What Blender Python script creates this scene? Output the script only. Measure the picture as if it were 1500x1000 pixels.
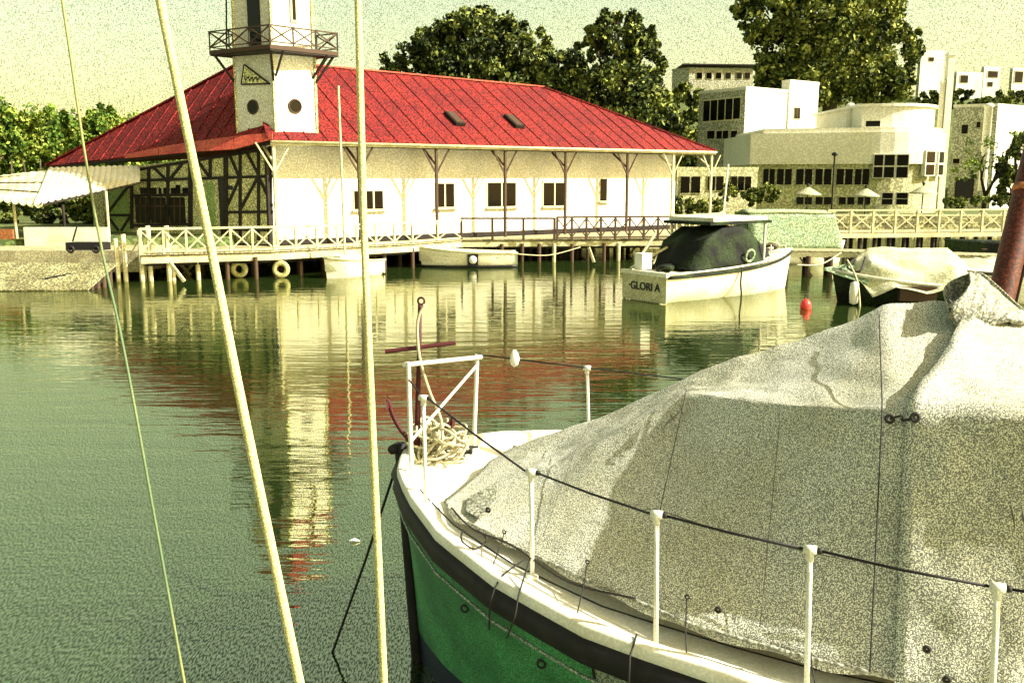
import bpy, math, random
import numpy as np
from mathutils import Vector, Matrix, noise
random.seed(7); rng = np.random.default_rng(7)
V = Vector; R = math.radians
for o in list(bpy.data.objects): bpy.data.objects.remove(o)
scn = bpy.context.scene; COL = scn.collection

# ---------------------------------------------------------------- camera
F = 1350.0; PITCH = R(9.75); EYE = V((0, 0, 3.6))
cd = bpy.data.cameras.new('camera'); cam = bpy.data.objects.new('camera', cd); COL.objects.link(cam)
cd.sensor_width = 36; cd.lens = 36 * F / 1500; cd.clip_start = .05; cd.clip_end = 4000
cam.location = EYE; cam.rotation_euler = (math.pi / 2 - PITCH, 0, 0); scn.camera = cam

# ---------------------------------------------------------------- light
SUNH = V((1.65, -.45, 0)).normalized(); EL = R(36)
w = bpy.data.worlds.new('World'); scn.world = w; w.use_nodes = True
nt = w.node_tree; bg = nt.nodes['Background']
sky = nt.nodes.new('ShaderNodeTexSky'); sky.sky_type = 'NISHITA'; sky.sun_disc = False
sky.sun_elevation = EL; sky.sun_rotation = math.atan2(SUNH.x, SUNH.y)
sky.dust_density = 3; sky.ozone_density = .3; sky.air_density = 1
tint = nt.nodes.new('ShaderNodeMix'); tint.data_type = 'RGBA'; tint.blend_type = 'MULTIPLY'
tint.inputs[0].default_value = 1; tint.inputs[7].default_value = (1.68, 1.42, .70, 1)
nt.links.new(sky.outputs[0], tint.inputs[6])
SKYN = tint
# fine grain, the same in every direction
tc = nt.nodes.new('ShaderNodeTexCoord'); gn = nt.nodes.new('ShaderNodeTexNoise'); gn.inputs['Scale'].default_value = 1100; gn.inputs['Detail'].default_value = 1
nt.links.new(tc.outputs['Generated'], gn.inputs['Vector'])
gr = nt.nodes.new('ShaderNodeMapRange'); gr.inputs[1].default_value = .40; gr.inputs[2].default_value = .52; gr.inputs[3].default_value = .42; gr.inputs[4].default_value = 1.1
nt.links.new(gn.outputs[0], gr.inputs[0])
gm = nt.nodes.new('ShaderNodeVectorMath'); gm.operation = 'SCALE'; nt.links.new(tint.outputs[2], gm.inputs[0]); nt.links.new(gr.outputs[0], gm.inputs['Scale'])
nt.links.new(gm.outputs[0], bg.inputs[0]); bg.inputs[1].default_value = .102
sl = bpy.data.lights.new('sun', 'SUN'); so = bpy.data.objects.new('sun', sl); COL.objects.link(so)
sl.energy = 5; sl.angle = R(.5); sl.color = (1, .98, .89)
so.rotation_euler = V((SUNH.x * math.cos(EL), SUNH.y * math.cos(EL), math.sin(EL))).to_track_quat('Z', 'Y').to_euler()
so.location = (20, -10, 30)
scn.view_settings.view_transform = 'Standard'; scn.view_settings.look = 'None'
scn.view_settings.exposure = 1.25; scn.view_settings.gamma = 1; scn.view_settings.use_curve_mapping = False
scn.render.engine = 'CYCLES'

# ---------------------------------------------------------------- helpers
def ray(px, py):
    u = (px - 750) / F; v = (500 - py) / F; c, s = math.cos(PITCH), math.sin(PITCH)
    return V((u, c + v * s, -s + v * c))
def az(px, py, z): d = ray(px, py); return EYE + d * ((z - EYE.z) / d.z)
def ay(px, py, y): d = ray(px, py); return EYE + d * (y / d.y)
def onp(px, py, p0, d2):            # vertical plane through p0 along horizontal direction d2
    n = V((-d2.y, d2.x, 0)); d = ray(px, py); return EYE + d * ((p0 - EYE).dot(n) / d.dot(n))

def mat(name, col, rough=.7, sp=None, var=None, bump=None, metal=0, spec=.3, ior=None, sheen=0):
    """sp=(scale, amount) fine grain; var=(scale, colour2, amount) broad stains; bump=(scale, strength)"""
    m = bpy.data.materials.new(name); m.use_nodes = True; t = m.node_tree; N = t.nodes; L = t.links
    b = N['Principled BSDF']; b.inputs['Roughness'].default_value = rough; b.inputs['Metallic'].default_value = metal
    b.inputs['Specular IOR Level'].default_value = spec
    if ior: b.inputs['IOR'].default_value = ior
    geo = N.new('ShaderNodeNewGeometry'); out = None
    rgb = N.new('ShaderNodeRGB'); rgb.outputs[0].default_value = (*col, 1); out = rgb.outputs[0]
    def nz(scale, det=2, dist=0):
        n = N.new('ShaderNodeTexNoise'); n.inputs['Scale'].default_value = scale; n.inputs['Detail'].default_value = det
        n.inputs['Distortion'].default_value = dist; L.new(geo.outputs['Position'], n.inputs['Vector']); return n
    def ramp(src, a, c):
        r = N.new('ShaderNodeMapRange'); r.inputs[1].default_value = a; r.inputs[2].default_value = c; L.new(src, r.inputs[0]); return r.outputs[0]
    def mix(fac, c1, c2, amt, mode='MIX'):
        mm = N.new('ShaderNodeMath'); mm.operation = 'MULTIPLY'; L.new(fac, mm.inputs[0]); mm.inputs[1].default_value = amt
        x = N.new('ShaderNodeMix'); x.data_type = 'RGBA'; x.blend_type = mode; L.new(mm.outputs[0], x.inputs[0]); L.new(c1, x.inputs[6]); x.inputs[7].default_value = (*c2, 1); return x.outputs[2]
    if var: out = mix(ramp(nz(var[0], 4).outputs[0], .42, .62), out, var[1], var[2])
    if sp:
        out = mix(ramp(nz(sp[0], 1).outputs[0], .56, .50), out, tuple(c * .12 for c in col), sp[1])
    L.new(out, b.inputs['Base Color'])
    if bump:
        bn = N.new('ShaderNodeBump'); bn.inputs['Strength'].default_value = bump[1]; bn.inputs['Distance'].default_value = bump[2] if len(bump) > 2 else .02
        L.new(nz(bump[0], 3).outputs[0], bn.inputs['Height']); L.new(bn.outputs[0], b.inputs['Normal'])
    return m
M = {}
M['plaster'] = mat('plaster', (.80, .79, .68), .8, (19, .42), (.8, (.66, .62, .44), .5), (12, .15))
M['plaster_shade'] = mat('shaded_infill_plaster', (.85, .82, .42), .85, (19, .8), (.9, (.62, .64, .28), .6))  # copy of plaster with shade put into its yellower, grainier colour
M['timber_dark'] = mat('dark_timber', (.010, .007, .005), .7, None, (3, (.03, .02, .012), .6))
M['timber_brown'] = mat('brown_timber', (.055, .030, .014), .7, None, (4, (.06, .035, .02), .7))
M['timber_pale'] = mat('pale_painted_timber', (.66, .62, .36), .7, (22, .35), (3, (.42, .36, .16), .6))
M['deck'] = mat('weathered_deck', (.50, .46, .26), .8, (18, .5), (2, (.25, .2, .1), .6))
M['roof'] = mat('red_roof_sheet', (.33, .018, .013), .8, (14, .95), (.45, (.20, .008, .012), .8), (6, .3))
M['roof_orange'] = mat('orange_red_sheet', (.62, .11, .05), .6, (11, .5), (.8, (.45, .03, .03), .6))  # orange red for the ridge cap and the painted sunlit eave band
M['glass'] = mat('dark_glass', (.002, .002, .002), .12, spec=.22)
M['frame'] = mat('window_frame', (.55, .5, .3), .6)
M['black'] = mat('black_paint', (.012, .011, .012), .45)
M['rubber'] = mat('black_rubber', (.006, .005, .005), .6, None, (9, (.018, .015, .015), .6))
M['white'] = mat('white_paint', (.78, .77, .66), .5, (60, .15), (4, (.62, .58, .40), .5))
M['boatwhite'] = mat('boat_white', (.78, .76, .60), .4, (14, .22), (1.3, (.60, .55, .32), .6))
M['canvas'] = mat('cream_canvas', (.84, .84, .70), .9, (170, .88), (1.6, (.62, .58, .34), .5), (90, .25, .01))
M['canvas_far'] = mat('pale_canvas', (.70, .68, .46), .9, (22, .4), (1.2, (.52, .5, .2), .7), (3, .5, .1))
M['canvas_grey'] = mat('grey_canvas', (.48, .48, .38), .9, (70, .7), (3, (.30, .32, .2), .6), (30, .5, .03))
M['canvas_green'] = mat('dark_green_canvas', (.003, .006, .003), .85, (20, .6), (1.2, (.035, .07, .010), .6), (2.5, .8, .12))
M['canvas_mint'] = mat('pale_green_canvas', (.42, .58, .36), .85, (18, .7), (.9, (.50, .60, .30), .6))
M['hullgreen'] = mat('green_hull_paint', (.10, .46, .17), .5, (150, .92), (1.5, (.02, .12, .045), .7))
M['hullblue'] = mat('navy_bottom_paint', (.006, .016, .045), .5, (110, .5))
M['hullpale'] = mat('pale_hull_paint', (.42, .50, .38), .5, (100, .85), (2, (.30, .42, .30), .6))
M['rail_white'] = mat('white_tube', (.80, .79, .66), .35, (120, .2), (12, (.6, .56, .4), .4))
M['redwood'] = mat('red_brown_mast', (.13, .028, .012), .5, (60, .65), (5, (.07, .014, .008), .7))
M['oxide'] = mat('oxide_red_iron', (.07, .008, .010), .6, (60, .4))
M['rope'] = mat('pale_rope', (.62, .56, .34), .9, (160, .5))
M['stay'] = mat('stay_cover', (.74, .68, .30), .7, (260, .6), (2, (.58, .55, .22), .6))
M['stay_dark'] = mat('weathered_wire', (.10, .16, .07), .6, (300, .3), (1.2, (.35, .32, .10), .8))
M['ramp'] = mat('weathered_ramp_boards', (.46, .44, .22), .9, (15, .8), (1.5, (.18, .16, .07), .7))
M['stencil'] = mat('faded_stencil', (.10, .095, .07), .9)
M['concrete'] = mat('concrete', (.46, .45, .34), .9, (9, .6), (.4, (.32, .33, .2), .6))
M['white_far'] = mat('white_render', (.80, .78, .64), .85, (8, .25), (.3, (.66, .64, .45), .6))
M['grey_far'] = mat('grey_and_shaded_render', (.56, .56, .40), .85, (8, .7), (.4, (.42, .44, .26), .6))  # grey block walls, and painted shade on the white houses' dark sides
M['yellow_far'] = mat('ochre_render', (.66, .64, .36), .85, (8, .6), (.5, (.5, .5, .22), .6))
M['stone'] = mat('stone', (.5, .47, .22), .9, (6, .7), (1.2, (.12, .11, .06), .8))
M['grass'] = mat('grass_ground', (.09, .13, .03), .95, (5, .6), (.5, (.17, .18, .05), .7))
M['orange'] = mat('orange_panel', (.42, .15, .05), .8, (15, .5))
M['buoy'] = mat('red_buoy', (.7, .05, .04), .4)
M['bark'] = mat('bark', (.10, .08, .05), .9, (12, .6))
M['green_panel'] = mat('green_painted_panel', (.30, .44, .14), .8, (16, .5), (1, (.4, .46, .16), .6))
M['tyre'] = mat('pale_yellow_tyre', (.60, .55, .22), .8, (20, .4))  # pale yellow with fine grain for the tyres
M['umbrella'] = mat('faded_parasol_cloth', (.50, .49, .30), .85, (8, .4))
M['strap'] = mat('dark_cord', (.02, .018, .015), .7)

def tag(o, label=None, cat=None, group=None, kind=None):
    if label: o['label'] = label
    if cat: o['category'] = cat
    if group: o['group'] = group
    if kind: o['kind'] = kind
    return o
LOCAL = {}
def thing(name, loc, label, cat, group=None, rz=None):
    o = bpy.data.objects.new(name, None); COL.objects.link(o); o.empty_display_size = .3; o.location = loc
    if rz is not None: o.rotation_euler = (0, 0, rz)
    o['local'] = 0; del o['local']
    LOCAL[o.name] = V((0, 0, 0)) if rz is not None else V(loc)
    return tag(o, label, cat, group)
def link(name, me, parent, mtx=None):
    """mtx is given in world coordinates for unrotated things, in the thing's own frame for rotated ones"""
    o = bpy.data.objects.new(name, me); COL.objects.link(o)
    if mtx is None: mtx = Matrix.Identity(4)
    if parent is None: o.matrix_basis = mtx; LOCAL[o.name] = V((0, 0, 0)); return o
    off = LOCAL[parent.name]; LOCAL[o.name] = off
    o.matrix_basis = Matrix.Translation(-off) @ mtx; o.parent = parent
    if parent.parent: o.matrix_parent_inverse = parent.matrix_basis.inverted()
    return o
def topmesh(name, me, loc, label, cat, group=None, kind=None):
    """single mesh thing whose vertices are world coordinates; origin moved to loc"""
    loc = V(loc); me.transform(Matrix.Translation(-loc)); o = bpy.data.objects.new(name, me); COL.objects.link(o)
    o.location = loc; LOCAL[o.name] = loc; return tag(o, label, cat, group, kind)
def mesh(name, vs, fs, m, smooth=False):
    me = bpy.data.meshes.new(name); me.from_pydata([tuple(v) for v in vs], [], fs)
    if m: me.materials.append(m)
    if smooth: me.polygons.foreach_set('use_smooth', [True] * len(me.polygons))
    me.update(); return me
_c = {}
def cube(m):
    k = ('c', m.name)
    if k not in _c:
        b = .5; e = .44
        vs = [(x, y, z) for x in (-b, b) for y in (-b, b) for z in (-b, b)]
        _c[k] = mesh('beam', vs, [(0, 1, 3, 2), (4, 6, 7, 5), (0, 4, 5, 1), (2, 3, 7, 6), (0, 2, 6, 4), (1, 5, 7, 3)], m)
    return _c[k]
def cyl(m):
    k = ('y', m.name)
    if k not in _c:
        n = 12; vs = []; 
        for x in (-.5, .5):
            for i in range(n): a = 2 * math.pi * i / n; vs.append((x, .5 * math.cos(a), .5 * math.sin(a)))
        fs = [(i, (i + 1) % n, n + (i + 1) % n, n + i) for i in range(n)] + [tuple(range(n))[::-1], tuple(range(n, 2 * n))]
        me = mesh('rod', vs, fs, m); 
        for p in me.polygons: p.use_smooth = len(p.vertices) == 4
        _c[k] = me
    return _c[k]
def xf(p, q, a, b, up=V((0, 0, 1))):
    p, q = V(p), V(q); d = q - p; L = d.length; x = d.normalized()
    if abs(x.dot(up)) > .999: up = V((0, 1, 0))
    y = up.cross(x).normalized(); z = x.cross(y)
    m = Matrix((x, y, z)).transposed().to_4x4(); m.translation = (p + q) / 2
    return m @ Matrix.Diagonal((L, a, b, 1))
def bar(name, p, q, a, b, m, parent, up=V((0, 0, 1))): return link(name, cube(m), parent, xf(p, q, a, b, up))
def rod(name, p, q, r, m, parent): return link(name, cyl(m), parent, xf(p, q, 2 * r, 2 * r))
def prism(name, pts, z0, z1, m):     # vertical extrusion of plan points; z1 may be a list
    n = len(pts); zt = z1 if isinstance(z1, (list, tuple)) else [z1] * n; zb = z0 if isinstance(z0, (list, tuple)) else [z0] * n
    vs = [(p[0], p[1], zb[i]) for i, p in enumerate(pts)] + [(p[0], p[1], zt[i]) for i, p in enumerate(pts)]
    fs = [(i, (i + 1) % n, n + (i + 1) % n, n + i) for i in range(n)] + [tuple(range(n))[::-1], tuple(range(n, 2 * n))]
    me = mesh(name, vs, fs, m); fixn(me); return me
def fixn(me):
    import bmesh
    b = bmesh.new(); b.from_mesh(me); bmesh.ops.recalc_face_normals(b, faces=b.faces); b.to_mesh(me); b.free()
def slab(name, pts, th, m):          # polygon in space thickened along its normal (downwards)
    n = len(pts); P = [V(p) for p in pts]; nn = V((0, 0, 0))
    for i in range(n): nn += P[i].cross(P[(i + 1) % n])
    nn.normalize()
    if nn.z < 0: nn = -nn
    vs = P + [p - nn * th for p in P]
    fs = [tuple(range(n)), tuple(range(n, 2 * n))[::-1]] + [(i, (i + 1) % n, n + (i + 1) % n, n + i) for i in range(n)]
    me = mesh(name, vs, fs, m); fixn(me); return me
def tube(name, pts, r, m, n=8, closed=False):
    P = [V(p) for p in pts]; k = len(P); vs = []; fs = []
    rr = r if isinstance(r, (list, tuple)) else [r] * k
    prev = None
    for i, p in enumerate(P):
        if closed: t = P[(i + 1) % k] - P[i - 1]
        else: t = P[min(i + 1, k - 1)] - P[max(i - 1, 0)]
        t.normalize()
        if prev is None: u = t.orthogonal().normalized()
        else: u = (prev - t * prev.dot(t)).normalized()
        prev = u; v = t.cross(u)
        for j in range(n): a = 2 * math.pi * j / n; vs.append(p + (u * math.cos(a) + v * math.sin(a)) * rr[i])
    e = k if closed else k - 1
    for i in range(e):
        for j in range(n): a0 = i * n + j; a1 = i * n + (j + 1) % n; b0 = ((i + 1) % k) * n + j; b1 = ((i + 1) % k) * n + (j + 1) % n; fs.append((a0, a1, b1, b0))
    if not closed: fs += [tuple(range(n))[::-1], tuple(range((k - 1) * n, k * n))]
    return mesh(name, vs, fs, m, True)
def smoothpts(pts, n=6):             # Catmull-Rom
    P = [V(p) for p in pts]; out = []
    for i in range(len(P) - 1):
        a, b, c, d = P[max(i - 1, 0)], P[i], P[i + 1], P[min(i + 2, len(P) - 1)]
        for k in range(n):
            t = k / n; out.append(.5 * ((2 * b) + (c - a) * t + (2 * a - 5 * b + 4 * c - d) * t * t + (3 * b - a - 3 * c + d) * t ** 3))
    return out + [P[-1]]
def lathe(name, prof, m, n=20, c=(0, 0, 0), axis='Z'):
    vs = []; fs = []; k = len(prof)
    for (r, z) in prof:
        for j in range(n):
            a = 2 * math.pi * j / n; p = V((r * math.cos(a), r * math.sin(a), z)); 
            if axis == 'Y': p = V((p.x, p.z, p.y))
            vs.append(V(c) + p)
    for i in range(k - 1):
        for j in range(n): fs.append((i * n + j, i * n + (j + 1) % n, (i + 1) * n + (j + 1) % n, (i + 1) * n + j))
    return mesh(name, vs, fs, m, True)
def torus(name, c, Rr, r, ax, m, n=24, k=8):
    ax = V(ax).normalized(); u = ax.orthogonal().normalized(); v = ax.cross(u)
    return tube(name, [V(c) + (u * math.cos(a) + v * math.sin(a)) * Rr for a in [2 * math.pi * i / n for i in range(n)]], r, m, k, True)
def lerp(x, xs, ys): return float(np.interp(x, xs, ys))

# ================================================================ SETTING
# water
m = bpy.data.materials.new('harbour_water'); m.use_nodes = True; t = m.node_tree; N = t.nodes; L = t.links
b = N['Principled BSDF']; b.inputs['Roughness'].default_value = .02; b.inputs['IOR'].default_value = 2.2
b.inputs['Specular Tint'].default_value = (1.0, 1.0, .92, 1)
geo = N.new('ShaderNodeNewGeometry')
def wn(scale, sx, sy, det, dist=0):
    mp = N.new('ShaderNodeMapping'); mp.inputs['Scale'].default_value = (sx, sy, 1); L.new(geo.outputs['Position'], mp.inputs[0])
    n = N.new('ShaderNodeTexNoise'); n.inputs['Scale'].default_value = scale; n.inputs['Detail'].default_value = det; n.inputs['Distortion'].default_value = dist
    L.new(mp.outputs[0], n.inputs['Vector']); return n
a1 = wn(.8, .5, 2.6, 2, .3); a2 = wn(3.2, .5, 2.6, 2, .4); ar = wn(.05, 1, 1.5, 1)
ad = N.new('ShaderNodeMath'); ad.operation = 'MULTIPLY_ADD'; L.new(a2.outputs[0], ad.inputs[0]); ad.inputs[1].default_value = .34; L.new(a1.outputs[0], ad.inputs[2])
bp = N.new('ShaderNodeBump'); bp.inputs['Distance'].default_value = .020; bp.inputs['Strength'].default_value = .5; L.new(ad.outputs[0], bp.inputs['Height']); L.new(bp.outputs[0], b.inputs['Normal'])
gs = wn(85, 1, .4, 1); mr = N.new('ShaderNodeMapRange'); L.new(gs.outputs[0], mr.inputs[0]); mr.inputs[1].default_value = .45; mr.inputs[2].default_value = .58
cr = N.new('ShaderNodeMix'); cr.data_type = 'RGBA'; L.new(mr.outputs[0], cr.inputs[0]); cr.inputs[6].default_value = (.006, .011, .003, 1); cr.inputs[7].default_value = (.022, .040, .009, 1)
L.new(cr.outputs[2], b.inputs['Base Color'])
g2 = wn(80, 1, .26, 1); m2 = N.new('ShaderNodeMapRange'); L.new(g2.outputs[0], m2.inputs[0]); m2.inputs[1].default_value = .42; m2.inputs[2].default_value = .54
c2m = N.new('ShaderNodeMix'); c2m.data_type = 'RGBA'; L.new(m2.outputs[0], c2m.inputs[0]); c2m.inputs[6].default_value = (.38, .46, .28, 1); c2m.inputs[7].default_value = (1, 1, .74, 1)
L.new(c2m.outputs[2], b.inputs['Specular Tint'])
m3 = N.new('ShaderNodeMapRange'); L.new(g2.outputs[0], m3.inputs[0]); m3.inputs[1].default_value = .40; m3.inputs[2].default_value = .53; m3.inputs[3].default_value = 2.6; m3.inputs[4].default_value = 6.5; L.new(m3.outputs[0], b.inputs['IOR'])
M['water'] = m
wv = [(-900, -40, 0), (900, -40, 0), (900, 1500, 0), (-900, 1500, 0)]
o = link('water', mesh('water', wv, [(0, 1, 2, 3)], M['water']), None); tag(o, 'green harbour water with ripples and long reflections', kind='structure')

# ground: one sheet, under water in the basin
def hgt(x, y):
    if x < -13: sh = 37.5 + .1 * (x + 13)
    elif x < 2: sh = 37.5 + (x + 13) / 15 * 24
    else: sh = 61.5
    d = y - sh
    base = -1.8 if d < 0 else min(1.35, -1.8 + d * 9)
    hill = 0
    if y > 84: hill = min(15, (y - 84) * .30) * min(1, max(0, (x + 5) / 25)) * (1 if y < 180 else max(.6, 1 - (y - 180) / 600))
    return base + max(0, hill) + (noise.noise(V((x * .08, y * .08, 0))) * .8 if d > 25 else 0)
xs = sorted(set(list(np.linspace(-60, 80, 141)) + list(np.linspace(-900, -60, 15)) + list(np.linspace(80, 900, 15))))
ys = sorted(set(list(np.linspace(20, 130, 221)) + list(np.linspace(-60, 20, 5)) + list(np.linspace(130, 1500, 24))))
vs = [(x, y, hgt(x, y)) for y in ys for x in xs]; nx = len(xs)
fs = [(j * nx + i, j * nx + i + 1, (j + 1) * nx + i + 1, (j + 1) * nx + i) for j in range(len(ys) - 1) for i in range(nx - 1)]
o = link('ground', mesh('ground', vs, fs, M['grass'], True), None); tag(o, 'grassy bank and hillside around the harbour', kind='structure')

# ---------------------------------------------------------------- foliage
def leafmat(name, c1, c2, c3):
    m = bpy.data.materials.new(name); m.use_nodes = True; t = m.node_tree; N = t.nodes; L = t.links; b = N['Principled BSDF']
    b.inputs['Roughness'].default_value = .75; b.inputs['Specular IOR Level'].default_value = .15
    g = N.new('ShaderNodeNewGeometry'); n = N.new('ShaderNodeTexNoise'); n.inputs['Scale'].default_value = .55; n.inputs['Detail'].default_value = 3; L.new(g.outputs['Position'], n.inputs['Vector'])
    ad = N.new('ShaderNodeMath'); ad.operation = 'MULTIPLY_ADD'; L.new(g.outputs['Random Per Island'], ad.inputs[0]); ad.inputs[1].default_value = .45; L.new(n.outputs[0], ad.inputs[2])
    r = N.new('ShaderNodeValToRGB'); L.new(ad.outputs[0], r.inputs[0]); e = r.color_ramp.elements
    e[0].position = .45; e[0].color = (*c1, 1); e[1].position = .98; e[1].color = (*c3, 1); k = e.new(.72); k.color = (*c2, 1)
    L.new(r.outputs[0], b.inputs['Base Color']); return m
LM = [leafmat('dark_foliage', (.004, .008, .004), (.035, .055, .014), (.30, .34, .08)),
      leafmat('bright_foliage', (.02, .045, .006), (.10, .18, .022), (.42, .47, .09)),
      leafmat('olive_foliage', (.006, .012, .004), (.07, .10, .018), (.46, .48, .12))]
def leaves(blobs, n, size, m, name='crown', gap=.0):
    """blobs: (x,y,z,rx,ry,rz) world"""
    B = np.array(blobs, float); wgt = (B[:, 3] * B[:, 5] + B[:, 3] * B[:, 4]); idx = rng.choice(len(B), n, p=wgt / wgt.sum())
    # small clumps within every blob
    nc = max(30, n // 85); ci = rng.choice(len(B), nc, p=wgt / wgt.sum())
    d = rng.normal(size=(nc, 3)); d /= np.linalg.norm(d, axis=1)[:, None]; rad = rng.uniform(.45, 1.0, nc) ** .6
    cc = B[ci, :3] + d * rad[:, None] * B[ci, 3:6]; cs = rng.uniform(.12, .32, nc) * B[ci, 3:6].mean(axis=1)
    k = rng.integers(0, nc, n); dd = rng.normal(size=(n, 3)); dd /= np.linalg.norm(dd, axis=1)[:, None]
    P = cc[k] + dd * (cs[k] * rng.uniform(.5, 1.1, n))[:, None]
    a = rng.normal(size=(n, 3)) + dd * .6; a /= np.linalg.norm(a, axis=1)[:, None]
    b = np.cross(a, rng.normal(size=(n, 3))); b /= np.linalg.norm(b, axis=1)[:, None]; c = np.cross(a, b)
    s = (size * rng.uniform(.6, 1.3, n))[:, None]
    q = np.stack([P - b * s, P + c * s * .6, P + b * s, P - c * s * .6], axis=1).reshape(-1, 3)
    me = bpy.data.meshes.new(name); me.vertices.add(4 * n); me.vertices.foreach_set('co', q.ravel())
    me.loops.add(4 * n); me.loops.foreach_set('vertex_index', np.arange(4 * n, dtype=np.int32))
    me.polygons.add(n); me.polygons.foreach_set('loop_start', np.arange(0, 4 * n, 4, dtype=np.int32)); me.polygons.foreach_set('loop_total', np.full(n, 4, dtype=np.int32))
    me.materials.append(m); me.update(); me.validate(); return me
def tree(name, px, Y, ztop_py, w_px, base_z, label, group, m, n=9000, size=.3, blobs=None, cat='tree', low=.25):
    top = ay(px, ztop_py, Y); x = top.x; h = top.z - base_z; wd = w_px / F * Y
    root = thing(name, (x, Y, base_z), label, cat, group)
    if blobs is None:
        blobs = []
        for i in range(13):
            f = i / 12; zz = base_z + h * (low + (.86 - low) * f); rr = wd * (.30 - .14 * abs(f - .35))
            a = i * 2.4; off = wd * .24 * (1 - f * .6)
            blobs.append((x + math.cos(a) * off, Y + math.sin(a) * off, zz, rr, rr, rr * .8))
    link('crown', leaves(blobs, n, size, m), root)
    pts = [(x, Y, base_z - .5), (x + .2, Y, base_z + h * .3), (x - .1, Y + .1, base_z + h * .6), (x, Y, base_z + h * .85)]
    link('trunk', tube('trunk', smoothpts(pts, 4), [max(.05, h * .03 * (1 - i / 13.)) for i in range(13)], M['bark'], 8), root)
    for k in range(4):
        a = k * 1.6 + .4; p0 = V((x, Y, base_z + h * (.3 + .1 * k))); p1 = p0 + V((math.cos(a) * wd * .28, math.sin(a) * wd * .28, h * .18))
        link('limb', tube('limb', [p0, (p0 + p1) / 2 + V((0, 0, -.1)), p1], [h * .012, h * .009, h * .004], M['bark'], 6), root)
    return root
def blob(px, py, Y, rpx, ry=None):
    p = ay(px, py, Y); r = rpx / F * Y; return (p.x, p.y, p.z, r, r, (ry or rpx) / F * Y)
G1 = 'tall trees behind the boathouse'
# big rounded tree behind the roof
def btree(name, blobs, Y, px, base, label, grp, m, n, size, tw=.5, cat='tree'):
    x = ay(px, 200, Y).x; bz = hgt(x, Y) - .3
    root = thing(name, (x, Y, bz), label, cat, grp)
    link('crown', leaves(blobs, n, size, m), root)
    top = max(b_[2] for b_ in blobs)
    link('trunk', tube('trunk', [(x, Y, bz), (x + .3, Y, bz + (top - bz) * .4), (x, Y, bz + (top - bz) * .7), (x - .2, Y, top)], [tw, tw * .8, tw * .5, .08], M['bark'], 8), root)
    for b_ in blobs[:6]:
        link('limb', tube('limb', [(x, Y, bz + (b_[2] - bz) * .55), ((x + b_[0]) / 2, (Y + b_[1]) / 2, bz + (b_[2] - bz) * .75), b_[:3]], [tw * .4, tw * .3, .06], M['bark'], 6), root)
    return root
Y = 84
btree('broadleaf_tree', [blob(700, 60, Y, 60, 42), blob(640, 80, Y, 48, 34), blob(590, 100, Y, 34, 24), blob(760, 75, Y, 46, 42), blob(665, 45, Y, 30, 24), blob(715, 38, Y, 34, 24), blob(768, 50, Y, 26, 20), blob(625, 62, Y, 24, 18), blob(680, 110, Y, 70, 34), blob(790, 105, Y, 34, 34), blob(730, 150, Y, 70, 40), blob(812, 88, Y, 30, 30), blob(835, 105, Y, 24, 26), blob(800, 130, Y, 50, 34), blob(580, 112, Y, 24, 16)], Y, 700, 1.3, 'broad dark rounded tree rising behind the middle of the red roof', G1, LM[0], 44000, .22)
Y = 80
btree('broadleaf_tree', [blob(905, 60, Y, 38, 40), blob(860, 95, Y, 32, 34), blob(945, 90, Y, 30, 40), blob(900, 30, Y, 22, 18), blob(935, 45, Y, 24, 22), blob(870, 55, Y, 20, 18), blob(835, 120, Y, 26, 26), blob(900, 130, Y, 60, 40), blob(925, 170, Y, 50, 36), blob(950, 140, Y, 28, 40), blob(825, 110, Y, 24, 30), blob(835, 150, Y, 40, 40), blob(880, 165, Y, 60, 30), blob(960, 185, Y, 34, 36)], Y, 905, 1.3, 'upright dark tree behind the sloping right end of the red roof', G1, LM[0], 40000, .21)
Y = 100
btree('broadleaf_tree', [blob(1120, 20, Y, 44, 40), blob(1150, 70, Y, 46, 44), blob(1200, 35, Y, 60, 50), blob(1270, 30, Y, 52, 46), blob(1310, 80, Y, 36, 40), blob(1230, 95, Y, 70, 50), blob(1095, 5, Y, 26, 20), blob(1180, 120, Y, 60, 34), blob(1285, 125, Y, 48, 26), blob(1180, -30, Y, 60, 36), blob(1260, -35, Y, 54, 36), blob(1335, 55, Y, 18, 14), blob(1130, 105, Y, 30, 26)], Y, 1210, 4, 'huge spreading tree above the white modern buildings on the hill', None, LM[2], 75000, .25, .9)
Y = 74
GL = 'bushy bright trees on the left bank'
for (px, py, rx, ry, lab) in ((10, 215, 44, 60, 'bright green bushy tree at the far left edge behind the awning'), (75, 225, 52, 62, 'bright green bushy tree behind the middle of the scalloped awning'), (150, 222, 52, 60, 'bright green bushy tree where the red roof runs down to the left'), (215, 215, 46, 42, 'yellow green bushy tree peeping over the low left slope of the red roof'), (-60, 215, 55, 70, 'bright green bushy tree just outside the left edge of the view')):
    if px < -40: continue
    btree('bushy_tree', [blob(px, py, Y, rx, ry), blob(px - rx * .4, py - ry * .45, Y, rx * .5, ry * .4), blob(px + rx * .45, py - ry * .4, Y, rx * .5, ry * .4), blob(px, py + 50, Y, rx, ry), blob(px, py - ry * .75, Y, rx * .4, ry * .35)], Y, px, 1.3, lab, GL, LM[1], 20000, .18, .22)
Y = 96
btree('hill_tree', [blob(985, 165, Y, 40, 26), blob(1010, 200, Y, 34, 30), blob(965, 210, Y, 34, 34), blob(1015, 150, Y, 18, 12), blob(1000, 235, Y, 40, 30), blob(985, 270, Y, 40, 24), blob(1005, 140, Y, 24, 14)], Y, 990, 4, 'dense green tree between the red roof end and the white block', None, LM[2], 16000, .24, .3)
Y = 66
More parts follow.
